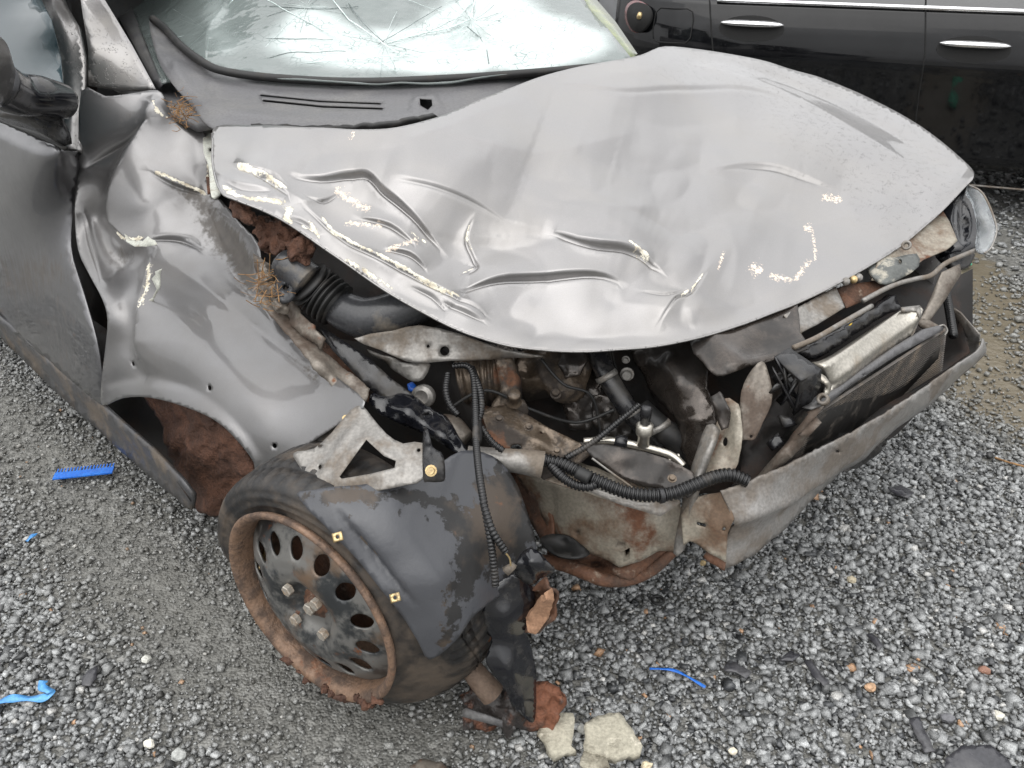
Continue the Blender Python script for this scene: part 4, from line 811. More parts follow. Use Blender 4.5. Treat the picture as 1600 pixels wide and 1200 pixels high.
# torn radiator support ------------------------------------------------------------------------
part('folded_panel', [(985,545,1.76),(1030,535,1.74),(1080,525,1.72),(1106,580,1.68),(1106,606,1.67),(1116,640,1.655),(1120,668,1.65),(1100,715,1.66),(1080,735,1.68),(1062,700,1.70),(1060,675,1.70),(1053,652,1.71),(1022,620,1.74),(1004,585,1.76)], M_DARKMET, mode='d', step=6, thick=.003, curve=2,
     bump=[(1060,600,.03),(1080,660,.012)], detail=lambda X: ridge(X, [(1010,560),(1040,575),(1050,545)], .012, 10, 14)+ridge(X, [(1060,660),(1090,655),(1118,665)], .012, 8, 14)+ridge(X, [(1040,540),(1060,600),(1062,650)], .008, 22, 10)+.004*vnoise(X, 25, 7))
part('curled_panel', [(1078,535,1.64),(1140,510,1.66),(1210,485,1.70),(1245,470,1.72),(1250,520,1.66),(1262,545,1.62),(1210,560,1.60),(1165,575,1.58),(1130,587,1.57),(1112,582,1.58),(1098,565,1.60)], M_DARKMET, mode='d', step=6, thick=.003, curve=2,
     bump=[(1150,545,.03),(1190,530,.0)], detail=lambda X: ridge(X, [(1110,575),(1150,570),(1200,555),(1255,535)], .010, 12, 6)+ridge(X, [(1120,520),(1180,545),(1240,530)], -.012, 22, 22, 2)+.003*vnoise(X, 35, 7))
part('support_plate', [(1184,567,1.56),(1194,566,1.56),(1200,580,1.555),(1206,605,1.55),(1205,632,1.55),(1192,660,1.55),(1180,686,1.55),(1168,687,1.55),(1154,684,1.555),(1156,640,1.56),(1158,612,1.565),(1168,588,1.57)], M_TAN, mode='d', step=5, thick=.003, curve=2, detail=lambda X: ridge(X, [(1184,572),(1170,630),(1158,684)], .006, 5, 8, 1.3, False)+.001*vnoise(X, 20, 2), holes=[(1174,682,2.5)])
part('support_plate', [(1130,623,1.56),(1149,628,1.555),(1157,640,1.55),(1160,686,1.54),(1155,712,1.545),(1147,735,1.55),(1121,740,1.555),(1090,745,1.57),(1100,706,1.585),(1117,671,1.58)], M_CREAM, mode='d', step=5, thick=.003, curve=2, holes=[(1132,690,4,7)], detail=lambda X: ridge(X, [(1152,632),(1150,690),(1140,735)], .004, 4, 8)+ridge(X, [(1132,630),(1130,660),(1122,690)], -.008, 7, 7, 2)+.0015*vnoise(X, 18, 2))
part('support_bracket', [(1110,620,1.54),(1124,612,1.54),(1134,626,1.53),(1142,645,1.525),(1138,668,1.53),(1128,672,1.535),(1118,650,1.54)], M_DARKMET, mode='d', step=5, thick=.006, detail=lambda X: .004*vnoise(X, 12, 3))
part('support_edge', [(1104,664,1.565),(1120,670,1.545),(1104,710,1.54),(1090,748,1.55),(1078,800,1.575),(1066,862,1.62),(1052,864,1.63),(1060,815,1.61),(1074,750,1.585),(1090,700,1.57)], M_STEEL, mode='d', step=5, thick=.012, curve=2, bump=[(1082,755,.008)])
part('lower_plate', [(1064,806,1.585),(1081,778,1.57),(1110,772,1.56),(1132,768,1.55),(1146,812,1.54),(1136,836,1.56),(1134,878,1.58),(1108,862,1.59),(1078,846,1.595),(1068,852,1.60)], M_CREAM, mode='d', step=5, thick=.004, holes=[[(1088,818),(1090,815),(1102,818),(1104,822),(1101,824),(1090,821)], (1131,827,2.5,3.5)], detail=lambda X: .0025*vnoise(X, 22, 2)+ridge(X, [(1084,782),(1110,800),(1130,868)], .004, 10, 10, 2))
part('torn_tab', [(1108,859,1.60),(1134,872,1.585),(1132,892,1.585),(1110,880,1.60),(1100,870,1.61)], M_RUST, mode='d', step=5, thick=.004, detail=lambda X: .003*vnoise(X, 10, 2))

# bumper beam --------------------------------------------------------------------------------------
TOPE = [(1127,768,.520),(1165,752,.525),(1230,724,.53),(1300,688,.535),(1380,642,.54),(1450,594,.545),(1515,545,.55)]
BOTE = [(1528,552,.46),(1490,594,.44),(1450,628,.43),(1400,668,.415),(1360,700,.405),(1310,742,.39),(1265,786,.38),(1225,826,.37),(1180,868,.36),(1130,893,.35)]
beam = part('bumper_beam', TOPE+[(1530,526,.555)]+BOTE+[(1136,845,.41),(1142,815,.45)], M_BEAM, step=6, thick=.004,
     bump=[(1160,800,.012),(1250,765,.014),(1340,705,.014),(1430,640,.012),(1490,580,.01)],
     detail=lambda X: ridge(X, [(1140,812),(1200,790),(1250,765),(1330,705),(1400,650),(1470,595),(1526,545)], .020, 26, 12, 1.15, False)+ridge(X, [(1180,830),(1260,775),(1350,705)], -.006, 8, 8, 2)+.0022*vnoise(X, 45, 3)+.001*vnoise(X, 18, 4), holes=[(1303,701,3,2)], rough=.5)
part('beam_end', [(1487,481,.585),(1500,489,.58),(1531,524,.56),(1529,552,.47),(1505,560,.48),(1500,548,.50),(1512,530,.53),(1490,500,.55)], M_BEAM, step=7, thick=.004)
part('beam_inner_face', [(1130,772,.50),(1230,728,.51),(1380,648,.52),(1515,550,.53),(1500,500,.56),(1440,560,.45),(1300,650,.42),(1180,720,.42)], M_CAVITY, step=20, thick=.003, bump=[(1300,680,-.05)])

part('condenser_bottom', [(1322,738,.33),(1345,712,.345),(1372,690,.36),(1392,668,.37),(1386,690,.335),(1372,712,.315),(1340,732,.305)], M_FIN, step=5, thick=.03, detail=lambda X: .004*np.sin((X[:, 0]*.6+X[:, 1])*.9))
# radiator pack ---------------------------------------------------------------------------------------
RADTL, RADTR, RADBR, RADBL = (1276,640,.635), (1476,510,.64), (1468,580,.50), (1165,770,.45)
core = part('radiator', [RADTL, (1330,596,.64), (1400,548,.642), RADTR, (1466,560,.56), (1380,650,.47), (1250,730,.44), (1172,768,.44), (1225,700,.53)], M_FIN, step=14, thick=.02)
V3 = []; Fc = []
A, B_, C_, D_ = [pt(*q) for q in (RADTL, RADTR, RADBR, RADBL)]
nrm = np.cross(B_-A, D_-A); nrm /= np.linalg.norm(nrm); nrm = nrm if nrm[1] < 0 else -nrm
for i in range(1, 22):
    t = i/22; p0 = A+(D_-A)*t; p1 = B_+(C_-B_)*t; b = len(V3); up = (A-D_)/np.linalg.norm(A-D_)*.0022
    for p_ in (p0, p1): V3 += [p_+up, p_-up, p_+up+nrm*.006, p_-up+nrm*.006]
    Fc += [(b+2, b+3, b+7, b+6), (b, b+2, b+6, b+4), (b+1, b+5, b+7, b+3), (b, b+1, b+3, b+2), (b+4, b+6, b+7, b+5)]
fins = link('fin', mesh(V3, Fc, 'fin'), grime('fin_metal', (.11, .10, .09), (.16, .13, .10), 18, (.45, .7), (.4, .7), metal=.5, metal2=.1), core, smooth=False); fins['kind'] = 'stuff'
sheet('radiator_top_rail', [(1268,640,.645),(1290,622,.652),(1340,586,.655),(1395,545,.657),(1445,514,.66),(1475,507,.66),(1474,516,.65),(1400,556,.645),(1330,602,.64),(1292,632,.638)], M_COWL, core, step=7, thick=.02, holes=[(1350,586,2,1.5)])
sheet('radiator_side_frame', [(1268,640,.64),(1290,632,.64),(1262,668,.61),(1226,706,.56),(1190,756,.48),(1166,764,.46),(1200,724,.52),(1232,688,.57)], M_TAN, core, step=8, thick=.025, detail=lambda X: ridge(X, [(1232,690),(1262,668)], .006, 10, 10))
sheet('radiator_bracket', [(1262,664,.62),(1276,652,.63),(1284,660,.625),(1262,684,.60),(1250,680,.605)], M_TAN, core, step=6, thick=.012, bump=[(1268,668,.012)])
lathe('radiator_neck', [(.006, 0), (.011, 0), (.011, .016), (.006, .016)], pt(1288, 626, .655), [-.5, -.5, .6], M_STEEL, core, seg=16, closed=True)
tank = part('condenser_tank', [(1287,572,.70),(1345,530,.70),(1412,481,.70),(1436,479,.70),(1441,487,.695),(1425,522,.655),(1370,560,.65),(1300,612,.645),(1290,600,.655)], M_ALU, step=5, thick=.03, curve=1, detail=lambda X: ridge(X, [(1300,592),(1370,540),(1438,492)], .012, 14, 8, 1.5, False)+ridge(X, [(1318,568),(1326,592)], .003, 3, 3, 2)+ridge(X, [(1350,548),(1356,568)], .002, 3, 3, 2))
sheet('tank_end_strap', [(1408,480,.706),(1436,477,.706),(1443,484,.70),(1440,494,.692),(1426,526,.652),(1421,522,.655),(1432,492,.693),(1432,486,.70),(1410,486,.703)], M_STEEL, tank, step=6, thick=.004, bump=[(1434,490,.012)])
sheet('tank_end_strap', [(1282,583,.695),(1290,588,.69),(1300,602,.675),(1296,616,.66),(1288,618,.66),(1291,604,.675),(1280,592,.69)], M_ALU, tank, step=5, thick=.006, bump=[(1292,600,.014)])
box = part('fan_bracket', [(1210,557,.725),(1233,543,.73),(1284,577,.72),(1252,594,.715)], M_BLACKP, step=10, thick=.006)
sheet('bracket_face', [(1252,594,1.50,'d'),(1284,577,1.52,'d'),(1282,604,1.545,'d'),(1268,628,1.56,'d'),(1240,650,1.575,'d'),(1248,620,1.535,'d')], M_BLACKP, box, step=8, thick=.006)
for a, b in [((1213,562),(1246,622)), ((1226,572),(1232,625)), ((1240,585),(1215,600)), ((1210,580),(1245,640)), ((1248,596),(1222,632)), ((1212,604),(1240,596))]:
    sheet('bracket_rib', [(a[0]-2,a[1]-2,1.535,'d'),(a[0]+2,a[1],1.535,'d'),(b[0]+2,b[1],1.56,'d'),(b[0]-2,b[1]+2,1.56,'d')], M_BLACKP, box, step=20, thick=.02)
part('fan_shroud', [(1170,690,1.66),(1205,630,1.68),(1250,580,1.70),(1290,600,1.68),(1240,680,1.66),(1190,760,1.64),(1150,760,1.64)], M_CAVITY, mode='d', step=12, thick=.02, detail=lambda X: .010*vnoise(X, 20, 3))
part('fan_plug', [(1200,690,1.60),(1216,676,1.60),(1226,692,1.595),(1210,702,1.595)], M_BLACKP, mode='d', step=6, thick=.03)
part('fan_plug', [(1216,648,1.58),(1236,652,1.575),(1246,664,1.575),(1226,668,1.575)], M_BLACKP, mode='d', step=6, thick=.02)
cross = part('upper_cross_beam', [(1252,548,.695),(1300,520,.70),(1350,492,.705),(1398,462,.71),(1412,478,.69),(1360,506,.68),(1310,540,.675),(1275,562,.67)], M_BLACKP, step=6, thick=.02, detail=lambda X: .003*vnoise(X, 10, 3))
M_YEL = grime('yellow_paint_mark', (.65, .42, .03), (.4, .3, .08), 120, (.45, .6), (.6, .8))
sheet('paint_mark', [(1316,503,.6995),(1326,496,.702),(1334,501,.70),(1330,508,.697),(1320,510,.696)], M_YEL, cross, step=4, thick=.002, bump=[(1325,503,.005)])
part('pack_gap_shade', [(1180,770,.30),(1260,600,.40),(1420,470,.45),(1520,420,.45),(1520,560,.25),(1400,680,.22),(1240,780,.25)], M_CAVITY, step=30, thick=.004, lam=1e-4)  # added dark sheet painting the shade below the radiator pack
part('bay_gap_shade', [(985,530,2.0),(1100,500,2.05),(1250,465,2.12),(1400,430,2.25),(1470,400,2.4),(1500,440,2.3),(1440,520,2.1),(1300,650,1.9),(1200,770,1.8),(1080,770,1.8)], M_CAVITY, mode='d', step=30, thick=.004)  # added dark backdrop, shade painted behind the gaps in the torn front
part('slam_panel', [(1225,492,.73),(1262,472,.735),(1305,448,.74),(1312,462,.73),(1320,480,.72),(1280,505,.705),(1248,522,.70),(1238,510,.71)], M_STEEL, step=6, thick=.003, detail=lambda X: ridge(X, [(1262,474),(1272,504)], -.005, 3, 3, 2, False)+.001*vnoise(X, 25, 2))
part('rusty_slam_panel', [(1305,450,.725),(1350,440,.73),(1395,438,.73),(1390,452,.715),(1345,472,.70),(1322,482,.70)], M_RUST, step=6, thick=.003, detail=lambda X: .003*vnoise(X, 18, 2))
part('lamp_mount_panel', [(1372,408,.77),(1420,372,.78),(1472,328,.80),(1484,346,.79),(1496,376,.77),(1478,392,.755),(1440,408,.745),(1412,428,.735),(1385,438,.735),(1362,438,.74)], M_CREAM, step=6, thick=.003, detail=lambda X: .002*vnoise(X, 22, 4)+ridge(X, [(1400,430),(1450,405),(1495,380)], .008, 8, 8), bump=[(1430,390,.0)])
latch = part('latch_plate', [(1356,418,.76),(1372,404,.77),(1400,402,.77),(1432,396,.77),(1436,416,.755),(1410,434,.745),(1385,444,.74),(1368,438,.742)], grime('latch_paint', (.09, .095, .09), (.32, .30, .25), 24, (.5, .62), (.35, .6), metal=.3), step=5, thick=.005, curve=2, bump=[(1400,420,.012)], holes=[(1407,408,3,4)])
lathe('ring_bolt', [(.004, 0), (.0095, 0), (.011, .003), (.011, .008), (.008, .010), (.005, .007), (.004, .004)], pt(1416, 384, .785), [-.35, -.75, .5], M_STEEL, CAR, seg=18, closed=True)
for i, (u, v) in enumerate([(1322,440), (1334,437), (1342,434)]):
    lathe('latch_bolt', [(0, .008), (.006, .008), (.007, .004), (.009, .003), (.009, 0), (0, 0)], pt(u, v, .755), [-.6, -.6, .5], M_BRASS if i == 1 else M_STEEL, CAR, seg=10)
tube('support_rod', pts3([(1240,543,.715),(1275,528,.715),(1310,508,.72),(1362,478,.725)]), .0052, M_STEEL, CAR, seg=10)
tube('support_rod', pts3([(1348,470,.725),(1395,446,.735),(1430,436,.735),(1455,430,.735),(1480,410,.745),(1524,391,.75)]), .0055, M_STEEL, CAR, seg=10)
part('brace', [(1472,425,.735),(1500,412,.735),(1502,428,.72),(1476,470,.68),(1452,502,.645),(1438,500,.65),(1452,470,.68)], M_TAN, step=6, thick=.004, detail=lambda X: ridge(X, [(1490,420),(1450,490)], .005, 5, 5, 2, False))
part('brace_foot', [(1428,498,.66),(1452,500,.655),(1478,515,.64),(1470,524,.63),(1440,512,.64)], M_TAN, step=6, thick=.006)
tube('wire_hook', pts3([(1462,512,.655),(1474,508,.66),(1480,516,.65),(1476,524,.64)]), .0022, M_STEEL, CAR, seg=6)

# far headlamp ----------------------------------------------------------------------------------------
lamp = part('headlamp', [(1468,326,.80),(1512,290,.845),(1526,320,.81),(1530,360,.77),(1524,388,.745),(1502,386,.75),(1486,352,.78)], M_GLOSSBLK, step=7, thick=.06, detail=lambda X: ridge(X, [(1500,310),(1508,350),(1504,385)], -.02, 8, 8, 2))
def mat_lens():
    m, t, b = newmat('clear_lamp_lens'); N = NB(t)
    N.l(N.mix(N.rng(N.noise(25, 5), .4, .7), (.55, .58, .60), (.85, .87, .88)), b.inputs['Base Color']); b.inputs['Roughness'].default_value = .08
    b.inputs['Transmission Weight'].default_value = .72; b.inputs['IOR'].default_value = 1.45; N.l(N.bump(N.noise(40, 3), .2, .004), b.inputs['Normal']); return m
sheet('lamp_lens', [(1512,290,.85),(1528,296,.86),(1540,312,.845),(1552,342,.815),(1555,362,.795),(1548,384,.77),(1538,394,.76),(1524,390,.755),(1526,356,.785),(1518,318,.825),(1509,304,.835)], mat_lens(), lamp, step=6, thick=.005, curve=3, bump=[(1535,340,.02)])
tube('lens_rim', pts3([(1512,289,.853),(1530,297,.863),(1542,313,.848),(1554,343,.818),(1557,363,.798),(1549,386,.77),(1538,396,.76)]), .0022, M_STEEL, lamp, seg=8)
part('lamp_bucket', [(1478,400,.73),(1508,388,.74),(1524,398,.73),(1516,415,.71),(1495,424,.70)], M_BLACKP, step=8, thick=.02)

# far wing and flank, so the car has its other side
part('far_wing', [cp(-.62,2.28,.80),cp(-1.5,2.30,1.0),cp(-1.75,2.32,.95),cp(-1.75,2.34,.35),cp(-1.55,2.34,.45),cp(-1.2,2.34,.66),cp(-.85,2.34,.45),cp(-.62,2.30,.45)], M_PAINT, step=30, thick=.003)
part('far_door', [cp(-1.76,2.32,.95),cp(-3.4,2.34,1.0),cp(-3.4,2.34,.3),cp(-1.76,2.34,.3)], M_PAINT, step=60, thick=.004)
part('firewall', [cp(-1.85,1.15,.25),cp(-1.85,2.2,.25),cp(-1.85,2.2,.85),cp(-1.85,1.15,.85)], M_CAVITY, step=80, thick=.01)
# ------------------------------------------------------------------ mud, straw, torn pieces
def blobmud(name, label, pts, amp=.6, seed=0, mat=None):
    """one clod grown from overlapping lumps, remeshed into a single skin"""
    bm = bmesh.new(); from mathutils import noise
    for (u, v, z, r) in pts:
        t = bmesh.new(); bmesh.ops.create_icosphere(t, subdivisions=3, radius=1); c = Vector(pt(u, v, z))
        for vv in t.verts:
            p = vv.co.copy(); k = 1+amp*(noise.noise(p*1.7+Vector((seed+u, v, 0)))+.6*noise.noise(p*4+Vector((u, seed, 0)))+.35*noise.noise(p*9))
            vv.co = p*r*k+c
        me = bpy.data.meshes.new('t'); t.to_mesh(me); t.free(); bm.from_mesh(me); bpy.data.meshes.remove(me)
    me = bpy.data.meshes.new(name); bm.to_mesh(me); bm.free()
    o = link(name, me, mat or M_MUD); rm = o.modifiers.new('remesh', 'REMESH'); rm.mode = 'VOXEL'; rm.voxel_size = .003; rm.use_smooth_shade = True
    return tag(o, label, 'mud')
blobmud('mud_clod', 'large red brown mud clod wedged under the bonnet edge above the intake hose', [(425,372,.86,.028),(450,380,.86,.03),(470,392,.86,.026),(440,360,.88,.024),(415,358,.88,.022)], seed=1)
blobmud('mud_clod', 'small dark mud clod beside the bonnet hinge, left of the bigger clod', [(378,332,.93,.016),(390,342,.92,.015),(368,322,.94,.012)], seed=2)
blobmud('mud_clod', 'lump of straw-coloured mud beneath the intake hose flange', [(418,436,.79,.016),(428,452,.785,.018),(440,478,.765,.015),(414,420,.80,.012)], seed=5, mat=M_TAN)

def straws(name, label, c, n, spread, seed, l=(.015, .05)):
    r = random.Random(seed); V3 = []; Fc = []
    for i in range(n):
        p = Vector(c)+Vector((r.gauss(0, 1)*spread[0], r.gauss(0, 1)*spread[1], r.gauss(0, 1)*spread[2]))
        d = Vector((r.gauss(0, 1), r.gauss(0, 1), r.gauss(0, .6))).normalized(); L_ = r.uniform(*l); w = r.uniform(.0004, .0011)
        s = d.cross(Vector((r.random(), r.random(), r.random()))).normalized()*w; t = d.cross(s).normalized()*w; b = len(V3); mid = p+d*L_*.5+Vector((0, 0, r.uniform(-.004, .004)))
        for q in (p, mid, p+d*L_): V3 += [q+s, q+t, q-s, q-t]
        for k in (0, 4):
            for j in range(4): Fc.append((b+k+j, b+k+(j+1) % 4, b+k+4+(j+1) % 4, b+k+4+j))
    o = link(name, mesh(V3, Fc, name), M_STRAW); return tag(o, label, 'straw', kind='stuff')
straws('straw', 'tangle of dry brown straw caught between the cowl and the torn wing', pt(288, 172, 1.035)+np.array([0, -.01, .0]), 110, (.010, .022, .016), 3, (.008, .03))
straws('straw', 'loose straw stalks sticking out beside the intake hose flange', pt(418, 450, .80), 60, (.015, .02, .02), 4, (.02, .05))

# broken bumper duct leaning in front of the tyre
duct = thing('broken_duct', 'torn black plastic bumper duct caked in mud, standing on the gravel before the tyre', 'car part', tuple(pt(800, 1120, 0)))
DU = [(804,900,0.409),(790,903,0.402),(773,913,0.390),(758,932,0.365),(751,952,0.339),(749,970,0.314),(757,988,0.289),(768,998,0.276),(763,1018,0.251),(759,1034,0.232),(772,1054,0.201),(789,1076,0.163),(799,1100,0.119),(812,1114,.09),(829,1129,.06),(837,1123,.06),(837,1085,0.113),(838,1046,0.169),(830,1010,0.226),(823,988,0.258),(828,960,0.302),(836,932,0.339),(828,912,0.377)]
dp = sheet('duct_shell', DU, M_GLOSSBLK, duct, step=5, thick=.004, curve=3, bump=[(790,960,.03),(800,1050,.02),(820,1090,.01)], detail=lambda X: ridge(X, [(800,905),(768,930),(758,965),(770,995)], .010, 8, 8)+ridge(X, [(775,1010),(800,1060),(825,1120)], .008, 14, 20)+.003*vnoise(X, 30, 2))
sheet('duct_mouth', [(803,884,0.447),(812,866,0.465),(824,857,0.472),(836,859,0.472),(850,872,0.459),(867,889,0.440),(862,897,0.421),(845,906,0.409),(830,914,0.396),(806,903,0.409)], M_GLOSSBLK, duct, step=5, thick=.006, curve=2, bump=[(830,880,.03)], detail=lambda X: ridge(X, [(812,868),(820,890),(835,912)], -.012, 6, 12)+ridge(X, [(838,862),(845,885),(850,905)], .006, 8, 8)+.002*vnoise(X, 14, 2))
sheet('inner_duct', [(828,920,0.352),(850,903,0.390),(868,924,0.377),(864,968,0.302),(840,990,0.270),(822,988,0.270)], M_RUST, duct, step=6, thick=.006, detail=lambda X: .006*vnoise(X, 14, 5), bump=[(845,940,-.03)])
sheet('side_lug', [(749,966,0.304),(734,962,0.304),(730,972,0.289),(737,992,0.264),(748,1006,0.245),(764,1004,0.258),(768,998,0.266)], M_RUST, duct, step=5, thick=.006, detail=lambda X: .002*vnoise(X, 10, 2))
tube('duct_stub', pts3([(736,1044,.15),(750,1062,.13),(770,1085,.10)]), [.022, .024, .026], grime('muddy_tube', (.10, .065, .045), (.16, .115, .085), 16, (.4, .7), (.6, .9), bump=.5), duct, seg=18, cap=False)
tube('duct_stub_bore', pts3([(737,1046,.148),(765,1080,.105)]), .018, M_CAVITY, duct, seg=14)
sheet('lower_lip', [(722,1108,.055),(730,1088,.085),(768,1074,.105),(800,1090,.10),(836,1076,.11),(878,1087,.095),(874,1110,.06),(862,1140,.015),(822,1146,.012),(770,1146,.012),(724,1140,.018)], grime('mud_caked_plastic', (.16, .062, .032), (.035, .03, .028), 9, (.46, .58), (.8, .45), bump=.6, bdist=.005), duct, step=5, thick=.02, detail=lambda X: .008*vnoise(X, 18, 3)+.004*vnoise(X, 8, 4), bump=[(800,1115,.03)], rough=1.5)
sheet('grey_strip', [(722,1110,.075),(727,1106,.08),(800,1132,.052),(806,1140,.042),(798,1140,.04),(722,1120,.065)], M_COWL, duct, step=7, thick=.006, bump=[(760,1124,.02)])
o = sheet('clay_slab', [(864,927,0.396),(866,938,0.377),(858,962,0.327),(846,980,0.295),(836,991,0.276),(824,987,0.283),(822,978,0.295),(827,962,0.321),(840,945,0.358)], grime('dry_clay', (.33, .19, .115), (.22, .12, .07), 14, (.4, .7), (.85, .95), bump=.4), None, step=5, thick=.015, rough=1, detail=lambda X: .003*vnoise(X, 10, 2), smooth=False)
tag(o, 'flat slab of pale orange clay stuck inside the broken duct', 'clay')

# ------------------------------------------------------------------ ground
def box_mesh(sx, sy, sz):
    x, y, z = sx/2, sy/2, sz/2
    return mesh([(-x,-y,-z),(x,-y,-z),(x,y,-z),(-x,y,-z),(-x,-y,z),(x,-y,z),(x,y,z),(-x,y,z)], [(3,2,1,0),(4,5,6,7),(0,1,5,4),(1,2,6,5),(2,3,7,6),(3,0,4,7)])
def uv_of(P):
    d = P[:, 1]*CP-(P[:, 2]-HC)*SP; up = P[:, 1]*SP+(P[:, 2]-HC)*CP; return np.c_[800+FPX*P[:, 0]/d, 600-FPX*up/d], d
FINE = [tuple(pt(u, v, 0)[:2]) for u, v in [(-120,560),(60,720),(230,900),(420,1050),(620,1180)]]
MUDP = [tuple(pt(u, v, 0)[:2]) for u, v in [(1480,400),(1560,470),(1545,560),(1565,630),(1680,680)]]
def fine_at(xy): s, _ = sdist(xy, FINE); return np.exp(-(s/.20)**2)
def mud_at(xy): s, _ = sdist(xy, MUDP); return np.exp(-(s/.22)**2)
def ground_mat():
    m, t, b = newmat('wet_grit'); N = NB(t)
    v1 = N.n('ShaderNodeTexVoronoi'); v1.inputs['Scale'].default_value = 150; N.l(N.coord(), v1.inputs['Vector'])
    v2 = N.n('ShaderNodeTexVoronoi'); v2.inputs['Scale'].default_value = 62; N.l(N.coord(), v2.inputs['Vector'])
    bw = N.n('ShaderNodeSeparateColor'); N.l(v1.outputs[1], bw.inputs[0]); bw2 = N.n('ShaderNodeSeparateColor'); N.l(v2.outputs[1], bw2.inputs[0])
    grit = N.mix(N.rng(bw.outputs[0], .1, .95), (.05, .051, .049), (.20, .198, .185)); grit = N.mix(N.rng(bw2.outputs[1], .78, .9), grit, (.30, .30, .285))  # low grit tone paints the shade in the gaps between stones
    silt = N.mix(N.noise(14, 5), (.125, .123, .112), (.19, .187, .17)); f = N.rng(N.noise(4.5, 6, .6), .38, .64)
    col = N.mix(N.math('MULTIPLY', f, .75), grit, silt)
    M = N.mask(); col = N.mix(N.math('MULTIPLY', M[0], .55), col, silt); mud = N.rng(N.math('ADD', M[1], N.math('MULTIPLY', N.math('SUBTRACT', N.noise(16, 5), .5), .9)), .35, .65); col = N.mix(mud, col, N.mix(N.noise(25, 4), (.115, .098, .068), (.17, .145, .105)))
    N.l(col, b.inputs['Base Color']); wet = N.rng(N.noise(3, 4), .45, .7); N.l(N.fmix(N.math('MAXIMUM', wet, mud), .62, .30), b.inputs['Roughness'])
    h = N.math('ADD', N.math('MULTIPLY', v1.outputs[0], -.7), N.math('MULTIPLY', v2.outputs[0], -.8)); h2 = N.fmix(mud, h, N.noise(40, 3))
    N.l(N.bump(h2, .9, .006, N.bump(N.noise(6, 5), .4, .03)), b.inputs['Normal']); return m
gx = np.r_[-60, -25, -10, -5, np.arange(-3, 4.3, .06), 5.5, 10, 25, 60]; gy = np.r_[-40, -15, -5, -2, np.arange(-.2, 6, .06), 8, 12, 25, 80]
X, Y = np.meshgrid(gx, gy); XY = np.c_[X.ravel(), Y.ravel()]
Zg = .006*vnoise(XY, .35, 1)+.003*vnoise(XY, .12, 2); Zg *= np.clip((5-np.abs(XY[:, 1]-2.5))/2, 0, 1)*np.clip((4-np.abs(XY[:, 0]))/1, 0, 1)
def ground_z(xy): return (.006*vnoise(xy, .35, 1)+.003*vnoise(xy, .12, 2))*np.clip((5-np.abs(xy[:, 1]-2.5))/2, 0, 1)*np.clip((4-np.abs(xy[:, 0]))/1, 0, 1)
nx, ny = len(gx), len(gy)
gf = [(j*nx+i, j*nx+i+1, (j+1)*nx+i+1, (j+1)*nx+i) for j in range(ny-1) for i in range(nx-1)]
gm = mesh(np.c_[XY, Zg-.004], gf, 'ground'); col = np.zeros((len(XY), 4), np.float32); col[:, 0] = fine_at(XY); col[:, 1] = mud_at(XY); col[:, 3] = 1
gm.color_attributes.new('mask', 'FLOAT_COLOR', 'POINT').data.foreach_set('color', col.ravel())
go = link('ground', gm, ground_mat()); go['kind'] = 'structure'

# gravel: crushed stones, one mesh
rg = np.random.default_rng(11)
IV = np.array([(-1,-1,-1),(1,-1,-1),(1,1,-1),(-1,1,-1),(-1,-1,1),(1,-1,1),(1,1,1),(-1,1,1)], float)*.72; IF = np.array([(3,2,1),(3,1,0),(4,5,6),(4,6,7),(0,1,5),(0,5,4),(1,2,6),(1,6,5),(2,3,7),(2,7,6),(3,0,4),(3,4,7)])
def scatter(n, x0, x1, y0, y1, smin, smax, mu, dens, seed):
    r = np.random.default_rng(seed); P = np.c_[r.uniform(x0, x1, n), r.uniform(y0, y1, n), np.zeros(n)]
    uv, d = uv_of(P); ok = (uv[:, 0] > -900) & (uv[:, 0] < 2500) & (uv[:, 1] < 1750) & (d > .2)
    P = P[ok]; s = np.clip(np.exp(r.normal(math.log(mu), .42, len(P))), smin, smax)
    uv = uv[ok]; fr = (uv[:, 0] > -80) & (uv[:, 0] < 1680) & (uv[:, 1] < 1260); k = dens(P[:, :2])*np.where(fr, 1, .3); ok = r.random(len(P)) < k; P, s = P[ok], s[ok]; f = fine_at(P[:, :2]); s = s*(1-.42*f); return P, s
def dens_near(xy):
    f = fine_at(xy); m = mud_at(xy); nz_ = np.clip(.5+.35*vnoise(xy, .22, 6), 0, 1)
    return np.clip((.75+.25*nz_)*(1-.66*f)*(1-.93*m), .03, 1)*np.where((xy@LT > .8) & (xy@LT < 2.3) & (xy@FW < -1.5), .15, 1)
sets = [scatter(290000, -3.0, 3.2, .6, 3.4, .0028, .0130, .0052, dens_near, 1), scatter(46000, -3.6, 4.6, 2.8, 6.4, .0045, .018, .0085, lambda q: dens_near(q)*.8, 2), scatter(18000, -2.0, 2.6, .75, 2.4, .0022, .0045, .0032, lambda q: np.full(len(q), .9), 3)]
VV = []; FF_ = []; CC = []; base = 0
